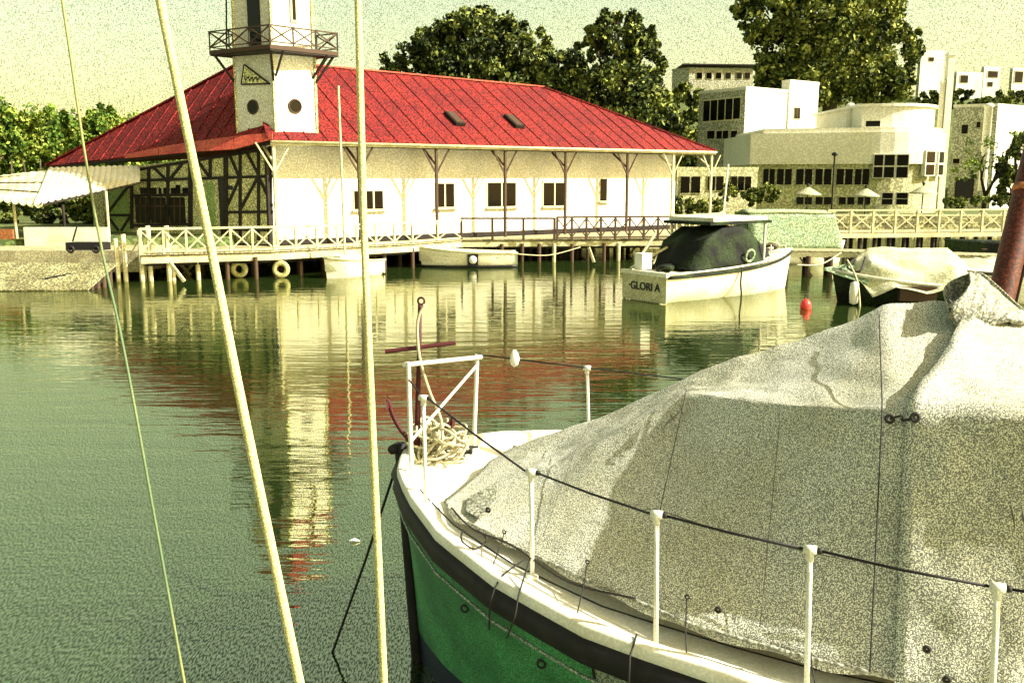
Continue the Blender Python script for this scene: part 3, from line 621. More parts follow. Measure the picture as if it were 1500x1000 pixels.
# terrace behind the ramp
t0 = az(-60, 367, 1.1); t1 = az(205, 367, 1.1)
link('terrace', prism('terrace', [t0, t1, t1 + V((.5, 5, 0)), t0 + V((0, 5, 0))], .3, 1.1, M['deck']), None); tag(bpy.data.objects['terrace'], 'planked terrace behind the boat ramp', kind='structure')
def zwall(x0, x1, ytop, ybot, Y, th, m_, nm, label, cat, grp=None):
    p = ay(x0, ytop, Y); q = ay(x1, ytop, Y); zb = ay(x0, ybot, Y).z
    return topmesh(nm, prism(nm, [(p.x, Y), (q.x, Y), (q.x, Y + th), (p.x, Y + th)], zb, p.z, m_), (p.x, Y, zb), label, cat, grp)
zwall(34, 157, 333, 372, 37.3, .2, M['boatwhite'], 'low_wall', 'low whitewashed wall under the scalloped awning', 'wall')
zwall(-40, 18, 336, 385, 37.6, .12, M['orange'], 'orange_screen', 'faded orange panel at the left edge under the awning', 'screen')
# awning
aw = thing('awning', ay(100, 380, 38), 'pale corrugated awning with scalloped front edge at the far left', 'awning')
c0 = ay(-40, 285, 37.6); c1 = ay(50, 301, 37.6); c2 = ay(205, 266, 41.0); c3 = ay(205, 243, 42.5); c4 = ay(120, 250, 42.0); c5 = ay(-40, 262, 42.0)
def corr(pa, pb, pc, pd, n, m_, nm, par, amp=.06):
    vs = []; fs = []; rows = 5
    for j in range(rows):
        for i in range(n * 6 + 1):
            u = i / (n * 6); v = j / (rows - 1); p = pa.lerp(pb, u).lerp(pd.lerp(pc, u), v); s_ = abs(math.sin(math.pi * u * n))
            p = p + V((0, 0, amp * s_)) + (V((0, 0, -.14 * s_)) if j == 0 else V((0, 0, 0))); vs.append(p)
    w_ = n * 6 + 1
    for j in range(rows - 1):
        for i in range(w_ - 1): fs.append((j * w_ + i, j * w_ + i + 1, (j + 1) * w_ + i + 1, (j + 1) * w_ + i))
    me = mesh(nm, vs, fs, m_, False); o_ = link(nm, me, par); md = o_.modifiers.new('thick', 'SOLIDIFY'); md.thickness = .03; return o_
corr(c1 + V((0, 0, .1)), c2, c3, c4 + V((-1.5, 0, .1)), 16, M['boatwhite'], 'scalloped_cloth', aw)
corr(c0, c1 + V((.3, 0, 0)), c4 + V((-1.2, 0, .05)), c5, 9, M['canvas_far'], 'side_cloth', aw, .03)
for (x, y) in ((20, 297), (92, 300), (155, 280)):
    p = ay(x, y, 37.9 if x < 100 else 39.6); rod('pole', V((p.x, p.y, 1.1)), p, .06, M['timber_pale'] if x != 92 else M['timber_dark'], aw)
bar('front_rail', c1 + V((0, .05, -.05)), c2 + V((0, .05, -.05)), .06, .08, M['timber_dark'], aw)
for i in range(3): p = c0.lerp(c5, .3 + i * .3); q = c1.lerp(c4, .3 + i * .3); bar('purlin', p + V((0, 0, .07)), q + V((0, 0, .07)), .05, .05, M['timber_brown'], aw)
# rope barrier and posts by the ramp
GP = 'posts at the head of the ramp'
pp = []
for i, (px, lab) in enumerate(((172, 'short pale post with rope at the foot of the ramp head, nearest the awning'), (183, 'short pale post standing between its two neighbours at the ramp head'), (207, 'pale post next to the left end of the dock railing'))):
    b_ = az(px, 385, .7); pp.append(b_); topmesh('bollard_post', tube('bollard_post', [(b_.x, b_.y, -1.2), (b_.x, b_.y, 1.6 + .15 * i)], .09, M['timber_pale'], 8), (b_.x, b_.y, 0), lab, 'post', GP)
topmesh('slack_rope', tube('slack_rope', smoothpts([pp[0] + V((0, 0, .8)), (pp[0] + pp[2]) / 2 + V((0, 0, .35)), pp[2] + V((0, 0, .9))], 6), .025, M['rope'], 6), pp[0], 'slack pale rope strung between the posts at the ramp head', 'rope')
# small dark trolley on the terrace
tc = az(128, 370, 1.12); tr = thing('boat_trolley', tc, 'small dark boat trolley parked before the white wall', 'trolley')
link('tray', prism('tray', [tc + V((-.65, -.25, 0)), tc + V((.65, -.25, 0)), tc + V((.75, .25, 0)), tc + V((-.5, .25, 0))], 1.22, 1.5, M['black']), tr)
for dx in (-.45, .45): link('wheel', torus('wheel', (tc.x + dx, tc.y - .3, 1.26), .1, .05, (0, 1, 0), M['rubber'], 14, 6), tr)
rod('handle', tc + V((-.5, 0, .4)), tc + V((-.3, 0, .95)), .03, M['black'], tr)
# tree stems in the shade behind
for i, px in enumerate((22, 48, 66, 88, 110, 128)):
    p = ay(px, 320, 56); topmesh('sapling_stem', tube('sapling_stem', [(p.x, 56, .8), (p.x + random.uniform(-.2, .2), 56, 2.5), (p.x + random.uniform(-.4, .4), 56, 5)], [.09, .07, .04], M['bark'], 6), (p.x, 56, 1), 'thin bare stem, ' + ('first', 'second', 'third', 'fourth', 'fifth', 'sixth')[i] + ' from the left in the shade behind the low white wall', 'tree', 'thin stems behind the low white wall')

# ================================================================ BACKGROUND BUILDINGS
def bbox(name, pxc, pyt, Y, pxl, pxr, zb, m_r, m_l, label, cat='building', dl=V((-.57, .82, 0)), dr=V((.82, .57, 0)), parapet=True):
    c = ay(pxc, pyt, Y); zt = c.z; c.z = 0; l_ = onp(pxl, pyt, c, dl); r_ = onp(pxr, pyt, c, dr); l_.z = r_.z = 0
    root = thing(name, (c.x, c.y, zb), label, cat)
    bk = l_ + (r_ - c)
    link('wall', prism('wall', [c, r_, bk, l_], zb, zt, m_r), root)
    nR = V((dr.y, -dr.x, 0)); nL = V((dl.y, -dl.x, 0)); nL = nL if nL.y < 0 else -nL
    # side face sheet; grey on the white blocks is shade put into colour
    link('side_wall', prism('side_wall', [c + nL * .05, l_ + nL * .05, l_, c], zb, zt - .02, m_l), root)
    ct = (c + bk) / 2
    link('roof', prism('roof', [ct + (p - ct) * 1.02 for p in (c, r_, bk, l_)], zt + .005, zt + .25, m_r), root)
    return root, c, nR, nL, dl, dr
def bwin(root, x0, y0, x1, y1, p0, d_, nrm, nx_=2, ny_=1, m_f='frame', off=.06, name='window', dark='glass'):
    p = onp(x0, y0, p0, d_); q = onp(x1, y1, p0, d_); zt = (p.z + onp(x1, y0, p0, d_).z) / 2; zb = (q.z + onp(x0, y1, p0, d_).z) / 2
    a_ = V((p.x, p.y, 0)); c_ = V((q.x, q.y, 0)); f_ = link(name, prism(name, [a_ + nrm * off, c_ + nrm * off, c_ - nrm * .1, a_ - nrm * .1], zb, zt, M[m_f]), root)
    for i in range(nx_):
        for j in range(ny_):
            b0 = a_.lerp(c_, (i + .08) / nx_); b1 = a_.lerp(c_, (i + .92) / nx_); z0 = zb + (zt - zb) * (j + .06) / ny_; z1 = zb + (zt - zb) * (j + .94) / ny_
            link('pane', prism('pane', [b0 + nrm * (off + .03), b1 + nrm * (off + .03), b1, b0], z0, z1, M[dark]), f_)
    return f_
# white block left
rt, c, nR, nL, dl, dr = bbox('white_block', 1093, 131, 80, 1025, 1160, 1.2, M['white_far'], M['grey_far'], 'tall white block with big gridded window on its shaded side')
bwin(rt, 1031, 144, 1085, 178, c, dl, nL, 5, 1); bwin(rt, 1036, 191, 1048, 204, c, dl, nL, 1); bwin(rt, 1050, 191, 1068, 204, c, dl, nL, 2); bwin(rt, 1071, 191, 1081, 204, c, dl, nL, 1)
bwin(rt, 1161, 157, 1170, 175, c + dr * 7, dr, nR, 2, 1)
rt2, c2, nR2, nL2, _, _ = bbox('stair_block', 1158, 121, 83, 1146, 1200, 1.2, M['white_far'], M['white_far'], 'blank white stair block with the highest flat roof')
bwin(rt2, 1163, 157, 1171, 175, c2, V((.82, .57, 0)), nR2, 2)
# curved club building
Yc = 70; P0 = ay(1100, 200, 72); P1 = ay(1290, 200, 69.5); P0.z = P1.z = 0; dF = (P1 - P0).normalized(); nF = V((dF.y, -dF.x, 0))
cb = thing('curved_club_building', (P0.x, P0.y, 1.2), 'long pale club building with strip windows and a rounded bright right end', 'building')
def plan(rad, inset=0., start=P0):
    pts = [start - nF * inset, P1 - nF * inset]; cc = P1 - nF * rad
    for k in range(1, 13): a = -math.pi / 2 + math.pi * k / 16; v_ = nF * math.cos(a + math.pi / 2) + dF * math.sin(a + math.pi / 2); pts.append(cc + v_ * (rad - inset))
    e = pts[-1] + V((-.4, 4, 0)); return pts + [e, V((start.x, e.y, 0))]
RAD = 5.2
link('lower_wall', prism('lower_wall', plan(RAD, .35), 1.2, 5.0, M['yellow_far']), cb)
link('upper_wall', prism('upper_wall', plan(RAD), 5.0, 7.3, M['white_far']), cb)
link('parapet', prism('parapet', plan(RAD, .25, P0.lerp(P1, .1)), 7.3, 7.65, M['white_far']), cb)
Pm = P0.lerp(P1, .86); link('top_storey', prism('top_storey', plan(RAD, .9, Pm), 7.65, 9.2, M['white_far']), cb)
link('clerestory_strip', prism('clerestory_strip', plan(RAD, .87, Pm + dF * .3)[:2] + [P1 - nF * 2, Pm + dF * .3 - nF * 2], 7.75, 8.15, M['glass']), cb)
link('roof_overhang', prism('roof_overhang', plan(RAD, .7, Pm - dF * .3), 9.2, 9.4, M['white_far']), cb)
Pi = P0 - nF * .35
for (x0, x1) in ((1118, 1135), (1138, 1160), (1166, 1190), (1194, 1218), (1225, 1249), (1252, 1273)): bwin(cb, x0, 246, x1, 272, Pi, dF, nF, 2, 1, 'yellow_far')
for (x0, x1) in ((1166, 1190), (1194, 1218), (1228, 1252), (1256, 1275)): bwin(cb, x0, 288, x1, 300, Pi, dF, nF, 2, 1, 'yellow_far')
# window bank on the rounded end, each a bay
for k, (x0, x1, y0, y1) in enumerate(((1280, 1293, 226, 261), (1295, 1310, 226, 261), (1313, 1330, 226, 261), (1291, 1308, 282, 300), (1312, 1330, 282, 300))): bwin(cb, x0, y0, x1, y1, P1 + V((0, 0, 0)), dF, nF, 1, 2, 'white_far', .10)
cc = P1 - nF * RAD
for (xa, xb) in ((1340, 1353), (1356, 1369)):
    a0 = R(45 if xa == 1340 else 62); 
    for sgn in (0,):
        t_ = nF * math.cos(a0) + dF * math.sin(a0); tt = V((-t_.y, t_.x, 0)); ctr = cc + t_ * (RAD + .02)
        f_ = link('window', prism('window', [ctr + tt * .55 + t_ * .08, ctr - tt * .55 + t_ * .08, ctr - tt * .55 - t_ * .3, ctr + tt * .55 - t_ * .3], 4.1, 6.0, M['white_far']), cb)
        for z0, z1 in ((4.2, 4.95), (5.1, 5.9)): link('pane', prism('pane', [ctr + tt * .45 + t_ * .11, ctr - tt * .45 + t_ * .11, ctr - tt * .45, ctr + tt * .45], z0, z1, M['glass']), f_)
# low pavilion by the water left of the club
p0 = ay(992, 248, 68); rt, c, nR, nL, dl, dr = bbox('low_pavilion', 993, 250, 66, 985, 1110, 1.2, M['yellow_far'], M['yellow_far'], 'low ochre pavilion with dark glazing just right of the boathouse', dr=V((.99, .12, 0)).normalized(), dl=V((-.3, .95, 0)).normalized())
bwin(rt, 996, 257, 1026, 284, c, dr, nR, 2, 1, 'yellow_far'); bwin(rt, 1036, 257, 1060, 280, c, dr, nR, 2, 1, 'yellow_far'); bwin(rt, 1070, 257, 1100, 280, c, dr, nR, 3, 1, 'yellow_far')
# hilltop blocks
rt, c, nR, nL, dl, dr = bbox('hilltop_block', 1010, 102, 128, 985, 1103, 8, M['grey_far'], M['grey_far'], 'flat roofed grey block with small windows on the hill left of the huge tree', dr=V((.99, .1, 0)).normalized(), dl=V((-.8, .6, 0)).normalized())
for x in (1020, 1034, 1048, 1062, 1078, 1090): bwin(rt, x, 106, x + 9, 116, c, dr, nR, 1)
link('roof_deck', prism('roof_deck', [c + V((-1, -.6, 0)), c + dr * 10 + V((0, -.6, 0)), c + dr * 10 + V((0, 6, 0)), c + V((-1, 6, 0))], c.z + ay(1010, 96, 128).z, ay(1010, 94, 128).z, M['timber_dark']), rt)
GH = 'pale cubic houses on the far right hilltop'
for (pxc, pyt, Yb, l_, r_, lab, ws) in ((1350, 76, 126, 1346, 1384, 'slim white cubic house with a bright gable beside the huge tree', ((1360, 84, 1368, 90),)),
    (1402, 108, 134, 1396, 1440, 'white house with dark recessed windows behind the tall chimney', ((1406, 110, 1418, 122),)),
    (1442, 100, 138, 1438, 1466, 'narrow white house with a dark balcony opening', ((1446, 104, 1462, 114), (1446, 120, 1454, 127))),
    (1484, 102, 132, 1480, 1530, 'white house with arched dark opening at the very right of the hill', ((1486, 104, 1498, 122),))):
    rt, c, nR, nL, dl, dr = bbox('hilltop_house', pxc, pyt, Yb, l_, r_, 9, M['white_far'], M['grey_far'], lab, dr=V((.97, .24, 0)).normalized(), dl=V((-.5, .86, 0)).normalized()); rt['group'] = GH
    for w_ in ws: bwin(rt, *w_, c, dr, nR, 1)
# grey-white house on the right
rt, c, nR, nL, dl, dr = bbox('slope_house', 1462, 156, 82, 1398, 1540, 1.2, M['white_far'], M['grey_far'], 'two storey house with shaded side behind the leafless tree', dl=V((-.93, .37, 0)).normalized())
for w_ in ((1408, 182, 1418, 197), (1430, 178, 1436, 188), (1440, 178, 1446, 188), (1395, 232, 1406, 240), (1424, 232, 1434, 240)): bwin(rt, *w_, c, dl, nL, 1, 1, 'frame', .1)
bwin(rt, 1400, 262, 1425, 290, c, dl, nL, 1, 1, 'timber_dark', .1, 'garage_door', 'black')
# tall chimneys
for (px, w_, y0, lab) in ((1393, 9, 82, 'tall white chimney rising above the rounded end of the club building'), (1381, 5, 122, 'thin pale flue pipe beside the tall chimney')):
    p = ay(px, y0, 78); hw = w_ / F * 78 / 2; root = thing('chimney', (p.x, 78, 1.2), lab, 'chimney')
    link('stack', prism('stack', [(p.x - hw, 78 - hw), (p.x + hw, 78 - hw), (p.x + hw, 78 + hw), (p.x - hw, 78 + hw)], 1.2, p.z, M['white_far']), root)
    link('cap', prism('cap', [(p.x - hw * 1.3, 78 - hw * 1.3), (p.x + hw * 1.3, 78 - hw * 1.3), (p.x + hw * 1.3, 78 + hw * 1.3), (p.x - hw * 1.3, 78 + hw * 1.3)], p.z + .005, p.z + .2, M['white_far']), root)
for (px, lab) in ((1246, 'small white domed chimney on the club building roof'), (1449, 'small white domed chimney in front of the far right house')):
    p = ay(px, 152, 73); zb_ = ay(px, 176, 73).z if px < 1300 else 4.0
    topmesh('domed_chimney', lathe('domed_chimney', [(.3, zb_ - 1), (.3, p.z - .3), (.36, p.z - .28), (.36, p.z - .1), (.2, p.z), (.01, p.z + .05)], M['white_far'], 12, (p.x, 73, 0)), (p.x, 73, zb_), lab, 'chimney', 'small domed chimneys')
# lamp post and parasols on the bank
p = ay(1223, 224, 60); lp = thing('lamp_post', (p.x, 60, 1.2), 'thin dark lamp post in front of the strip windows', 'lamp post')
rod('pole', V((p.x, 60, 1.0)), V((p.x, 60, p.z)), .06, M['black'], lp); link('lamp_head', lathe('lamp_head', [(.02, p.z + .05), (.22, p.z - .02), (.18, p.z - .15), (.05, p.z - .22)], M['black'], 12, (p.x, 60, 0)), lp)
for (px, py, lab) in ((1183, 286, 'faded cream parasol with pointed knob left of the lamp post'), (1268, 288, 'faded cream parasol just right of the lamp post'), (1352, 284, 'pale parasol in front of the rounded building end')):
    p = ay(px, py, 63); u_ = thing('parasol', (p.x, 63, 1.3), lab, 'parasol', 'parasols on the terrace')
    link('canopy', lathe('canopy', [(.03, p.z + .55), (.15, p.z + .5), (.8, p.z + .12), (.92, p.z + .02), (.9, p.z), (.1, p.z + .4)], M['umbrella'], 12, (p.x, 63, 0)), u_)
    rod('pole', V((p.x, 63, 1.3)), V((p.x, 63, p.z + .5)), .04, M['timber_dark'], u_)
    link('finial', lathe('finial', [(.02, p.z + .8), (.12, p.z + .7), (.06, p.z + .6), (.1, p.z + .5)], M['timber_dark'], 10, (p.x, 63, 0)), u_)

# ================================================================ BOATS
def hullmesh(L_, Bm, H, bowrise, m_, full=.5, tr=.8, open_=True, floor=.18, wl=.72):
    """bow at +x, stern at x=0, z=0 waterline"""
    ns = 22; vs = []; fs = []; rows = 9
    def half(u): return Bm / 2 * (tr + (1 - tr) * math.sin(min(1, u / .45) * math.pi / 2)) if u < .45 else Bm / 2 * max(0.0, 1 - ((u - .45) / .55) ** (1.6 + full))
    for i in range(ns + 1):
        u = i / ns; b_ = half(u); zs = H + bowrise * u ** 2
        for j in range(rows):
            v = j / (rows - 1); z = -.22 + (zs + .22) * v; k = (wl + (1 - wl) * v) * (1 - (1 - v) ** 4 * .5); x = u * L_ - (1 - v) * .28 * max(0, u - .6) / .4 * min(1, L_ / 5)
            vs.append((x, b_ * k, z))
        if open_:
            for (k, z) in ((.90, zs), (.86, zs - .05), (.74, floor + .1 * u), (0, floor + .1 * u)): vs.append((u * L_ * (1 if u < 1 else .985), b_ * k, z))
        else:
            for (k, z) in ((.9, zs + .01), (.6, zs + .05), (.3, zs + .07), (0, zs + .08)): vs.append((u * L_, b_ * k, z))
    r_ = rows + 4; n1 = len(vs); vs += [(x, -y, z) for (x, y, z) in vs]
    for i in range(ns):
        for j in range(r_ - 1):
            a_ = i * r_ + j; fs.append((a_, a_ + 1, a_ + r_ + 1, a_ + r_)); fs.append((n1 + a_, n1 + a_ + r_, n1 + a_ + r_ + 1, n1 + a_ + 1))
    fs.append(tuple(range(0, rows)) + tuple(n1 + j for j in range(rows - 1, -1, -1)))
    if open_: fs.append(tuple(range(rows, r_)) + tuple(n1 + j for j in range(r_ - 2, rows - 1, -1)))
    me = mesh('hull', vs, fs, m_, True)
    for p in me.polygons: p.use_smooth = len(p.vertices) == 4
    me.polygons[len(me.polygons) - 1].use_smooth = False
    return me, half
def gunwale(L_, half, H, bowrise, m_, par, r=.035, off=0):
    for s in (1, -1):
        pts = [(u * L_, s * (half(u) + off), H + bowrise * u * u) for u in [i / 16 for i in range(17)]]
        link('gunwale', tube('gunwale', pts, r, m_, 8), par)
# dinghy, bow toward camera-left
c = az(516, 404, 0); dg = thing('small_sailing_dinghy', c, 'small white dinghy with a thin bare mast moored below the dock', 'boat', rz=R(232))
me, hf = hullmesh(2.6, 1.55, .58, .20, M['boatwhite'], .9, .82); link('hull', me, dg, Matrix.Translation((-1.2, 0, 0)))
for s in (1, -1): link('gunwale', tube('gunwale', [(-1.2 + u * 2.6, s * hf(u), .60 + .20 * u * u) for u in [i / 14 for i in range(15)]], .045, M['timber_pale'], 8), dg)
for x in (-.7, .1, .7): link('thwart', cube(M['boatwhite']), dg, Matrix.Translation((x, 0, .44)) @ Matrix.Diagonal((.22, 1.1, .04, 1)))
link('cuddy', prism('cuddy', [(-.2, -.5), (.9, -.35), (.9, .35), (-.2, .5)], .56, .84, M['boatwhite']), dg); link('cuddy_window', prism('cuddy_window', [(.3, -.46), (.8, -.385), (.8, -.37), (.3, -.44)], .64, .78, M['glass']), dg)
mt = rod('mast', V((.35, 0, .7)), V((.42, 0, 7.2)), .045, M['timber_pale'], dg)
link('transom_board', cube(M['boatwhite']), dg, Matrix.Translation((-1.22, 0, .32)) @ Matrix.Diagonal((.06, 1.1, .5, 1)))
# rowing boat
c = az(612, 391, 0); c2_ = az(757, 390, 0); ang = math.atan2(c.y - c2_.y, c.x - c2_.x); Lr = (c - c2_).length
rb = thing('rowing_boat', c2_, 'long open white rowing boat with a pale round mark on a dark patch', 'boat', rz=ang)
me, hf = hullmesh(Lr, 1.5, .62, .25, M['boatwhite'], .4, .75); link('hull', me, rb)
gunwale(Lr, hf, .62, .25, M['timber_pale'], rb, .04)
for x in (.9, 2.0, 3.1): link('thwart', cube(M['deck']), rb, Matrix.Translation((x, 0, .45)) @ Matrix.Diagonal((.22, 1.3, .04, 1)))
# hull mark: camera side is +y or -y in boat frame
sd = 1 if (Matrix.Rotation(ang, 3, 'Z') @ V((0, 1, 0))).y < 0 else -1
mk = link('dark_patch', cube(M['black']), rb, Matrix.Translation((1.95, sd * (.715), .34)) @ Matrix.Rotation(R(-9 * sd), 4, 'X') @ Matrix.Diagonal((.46, .03, .52, 1)))
link('round_mark', lathe('round_mark', [(.0, .0), (.17, .0), (.17, .02), (0, .021)], M['white'], 16, (0, 0, 0), 'Y'), mk, Matrix.Translation((1.95, sd * .745, .36)))
link('boot_stripe', tube('boot_stripe', [(u * Lr * .99, sd * (hf(u) * .78 + .01), .05) for u in [i / 14 for i in range(15)]], .05, M['black'], 6), rb)
# motor boat with dark green canvas
tl = az(905, 438, 0); tr_ = az(985, 445, 0); bw_ = az(1136, 428, 0); mid = (tl + tr_) / 2; ang = math.atan2(bw_.y + .9 - mid.y, bw_.x - mid.x); Lm = 6.9
mb = thing('motor_boat', (mid.x, mid.y, 0), 'white motor boat with dark green canvas over its cockpit and lettering on the stern', 'boat', rz=ang)
BM = (tl - tr_).length * 1.02
me, hf = hullmesh(Lm, BM * 1.1, .82, .45, M['boatwhite'], .6, .9, False, wl=.80); link('hull', me, mb)
for s in (1, -1):
    link('rubbing_strake', tube('rubbing_strake', [(u * Lm, s * (hf(u) + .02), .80 + .45 * u * u) for u in [i / 16 for i in range(17)]], .05, M['canvas_green'], 8), mb)
    link('toe_rail', tube('toe_rail', [(u * Lm, s * (hf(u) - .04), .90 + .45 * u * u) for u in [i / 16 for i in range(17)]], .035, M['boatwhite'], 8), mb)
link('transom', prism('transom', [(-.05, -BM * .5), (.0, -BM * .5), (.0, BM * .5), (-.05, BM * .5)], .02, .82, M['timber_pale']), mb)
bar('transom_cap', V((-.03, -BM * .52, .88)), V((-.03, BM * .52, .88)), .14, .12, M['boatwhite'], mb)
def text(s_, size, m_, par, mtx, nm='lettering', ext=.008):
    cu = bpy.data.curves.new('t', 'FONT'); cu.body = s_; cu.size = size; cu.extrude = ext; cu.align_x = 'CENTER'; cu.offset = .006
    ob = bpy.data.objects.new('t', cu); COL.objects.link(ob); bpy.context.view_layer.update()
    me = bpy.data.meshes.new_from_object(ob.evaluated_get(bpy.context.evaluated_depsgraph_get())); bpy.data.objects.remove(ob)
    me.materials.clear(); me.materials.append(m_); return link(nm, me, par, mtx)
text('·GLORI A', .34, M['black'], mb, Matrix.Translation((-.065, -.02, .36)) @ Matrix.Rotation(R(-90), 4, 'Z') @ Matrix.Rotation(R(90), 4, 'X'))
def tent(name, secs, m_, par, sag=.06, seed=0, sub=6, mtx=None, nseg=7):
    """secs: list of (x, [(y,z)...]) same number of points; lofted with folds"""
    vs = []; fs = []; rows = []
    X = [s_[0] for s_ in secs]; nP = len(secs[0][1]); ns = (len(secs) - 1) * sub + 1
    for i in range(ns):
        u = i / sub; k = min(int(u), len(secs) - 2); f_ = u - k; f_ = f_ if f_ < 1 else 1
        x = X[k] * (1 - f_) + X[k + 1] * f_; row = []
        P = [V((x, secs[k][1][j][0] * (1 - f_) + secs[k + 1][1][j][0] * f_, secs[k][1][j][1] * (1 - f_) + secs[k + 1][1][j][1] * f_)) for j in range(nP)]
        for j in range(nP - 1):
            for q in range(nseg): row.append(P[j].lerp(P[j + 1], q / nseg) - V((0, 0, sag * math.sin(math.pi * q / nseg))))
        row.append(P[-1]); rows.append(row)
    w_ = len(rows[0])
    for i, row in enumerate(rows):
        for j, p in enumerate(row):
            n1 = noise.noise(V((p.x * 1.3 + seed, p.y * 1.5, p.z * 1.2))) * sag * .9 + abs(noise.noise(V((p.x * 3 + p.z * 2 + seed, p.y * 2.2, p.z * .7)))) * sag * .5
            vs.append(p + V((0, n1 * .5 * (1 if p.y > 0 else -1), n1 * .6)))
    for i in range(len(rows) - 1):
        for j in range(w_ - 1): fs.append((i * w_ + j, i * w_ + j + 1, (i + 1) * w_ + j + 1, (i + 1) * w_ + j))
    me = mesh(name, vs, fs, m_, True); fixn(me); o_ = link(name, me, par, mtx); md = o_.modifiers.new('t', 'SOLIDIFY'); md.thickness = .012; return o_
hb = BM * .52
tent('cockpit_cover', [(1.0, [(-hb, .95), (-hb * .6, 1.0), (0, 1.15), (hb * .6, 1.0), (hb, .95)]), (1.6, [(-hb, .95), (-hb * .95, 1.85), (0, 2.0), (hb * .9, 1.8), (hb, .95)]), (2.4, [(-hb, .98), (-hb * .85, 2.22), (0, 2.30), (hb * .85, 2.22), (hb, .98)]), (3.2, [(-hb, 1.02), (-hb * .85, 2.28), (0, 2.33), (hb * .8, 2.2), (hb, 1.02)]), (4.0, [(-hb * .95, 1.05), (-hb * .75, 1.95), (0, 2.15), (hb * .75, 1.75), (hb * .95, 1.05)]), (5.2, [(-hb * .7, 1.1), (-hb * .4, 1.3), (0, 1.4), (hb * .4, 1.3), (hb * .7, 1.1)])], M['canvas_green'], mb, .1, 3, 5)
link('cabin_roof', prism('cabin_roof', [(1.9, -hb * .95), (4.6, -hb * .8), (4.6, hb * .8), (1.9, hb * .95)], 2.42, 2.54, M['boatwhite']), mb)
link('cabin_roof_edge', prism('cabin_roof_edge', [(1.7, -hb), (4.75, -hb * .85), (4.75, hb * .85), (1.7, hb)], 2.32, 2.415, M['canvas_green']), mb)
0 and link('roof_hatch', prism('roof_hatch', [(2.6, -.5), (4.1, -.45), (4.1, .45), (2.6, .5)], 2.545, 2.70, M['boatwhite']), mb)
for (x, y) in ((2.0, hb * .9), (4.5, -hb * .78), (4.5, hb * .78)): rod('cabin_pillar', V((x, y, .9)), V((x, y, 2.35)), .045, M['boatwhite'], mb)
rod('radio_mast', V((3.6, .2, 2.5)), V((3.75, .2, 4.2)), .03, M['white'], mb)
link('life_ring', torus('life_ring', (3.5, -hb - .06, 1.32), .19, .04, (0, 1, .2), M['canvas_mint'], 20, 8), mb)
for s in (.3, .75, 1.1): link('coiled_gear', torus('coiled_gear', (.3 + s * .6, -.5 + s * .5, 1.0), .22, .06, (.2, .3, 1), M['canvas_green'], 14, 6), mb)
for k in range(4): link('bow_coil', torus('bow_coil', (5.0 + .35 * k, -.35 + .15 * k, 1.32 + .05 * k), .2, .05, (.3 * k - .4, .4, 1), M['rope' if k % 2 else 'strap'], 14, 6), mb)
link('bow_sheet', tent('bow_sheet', [(4.4, [(-hb * .8, 1.1), (-.2, 1.7), (hb * .7, 1.1)]), (5.0, [(-hb * .7, 1.15), (-.1, 1.55), (hb * .6, 1.15)]), (5.6, [(-hb * .45, 1.2), (0, 1.4), (hb * .4, 1.2)])], M['canvas_far'], mb, .08, 31, 5).data, mb) if False else tent('bow_sheet', [(4.4, [(-hb * .8, 1.1), (-.2, 1.7), (hb * .7, 1.1)]), (5.0, [(-hb * .7, 1.15), (-.1, 1.55), (hb * .6, 1.15)]), (5.6, [(-hb * .45, 1.2), (0, 1.4), (hb * .4, 1.2)])], M['canvas_far'], mb, .08, 31, 5)
bar('boat_hook', V((.2, .9, .95)), V((1.3, .4, 1.6)), .06, .06, M['timber_pale'], mb)
link('outboard', prism('outboard', [(.1, .25), (.5, .25), (.5, .6), (.1, .6)], .95, 1.45, M['white']), mb)
for i, u in enumerate((.42, .75)): rod('bow_rail_post', V((Lm * (.7 + .2 * i), -hf(.7 + .2 * i) + .08, 1.1)), V((Lm * (.7 + .2 * i), -hf(.7 + .2 * i) + .08, 1.6)), .02, M['white'], mb)
link('hull_rope', tube('hull_rope', smoothpts([(3.1, -hf(.45) - .05, .95), (3.05, -hf(.45) - .06, .5), (3.15, -hf(.45) - .02, .1), (3.1, -hf(.45) - .03, -.2)], 5), .03, M['strap'], 6), mb)
# mint tarpaulin boat
c = az(1160, 370, 0); c = V((ay(1155, 360, 42).x, 42.2, 0)); tb = thing('tarpaulin_boat', c, 'boat under a boxy mint green tarpaulin behind the motor boat', 'boat', rz=R(4))
me, hf = hullmesh(5.2, 2.2, .75, .2, M['boatwhite'], .6, .9, False); link('hull', me, tb, Matrix.Translation((-2.5, 0, 0)))
tent('tarpaulin', [(-2.2, [(-1.15, .7), (-1.0, 2.3), (0, 2.42), (1.0, 2.3), (1.15, .7)]), (-.3, [(-1.15, .7), (-1.0, 2.32), (0, 2.44), (1.0, 2.3), (1.15, .7)]), (1.7, [(-1.15, .7), (-1.0, 2.26), (0, 2.38), (1.0, 2.3), (1.15, .7)]), (2.1, [(-1.2, .7), (-1.1, 1.0), (0, 1.2), (1.1, 1.0), (1.2, .7)])], M['canvas_mint'], tb, .04, 8, 5)
bar('ridge_batten', V((-2.25, -1.02, 2.36)), V((1.75, -1.02, 2.32)), .05, .05, M['timber_pale'], tb)
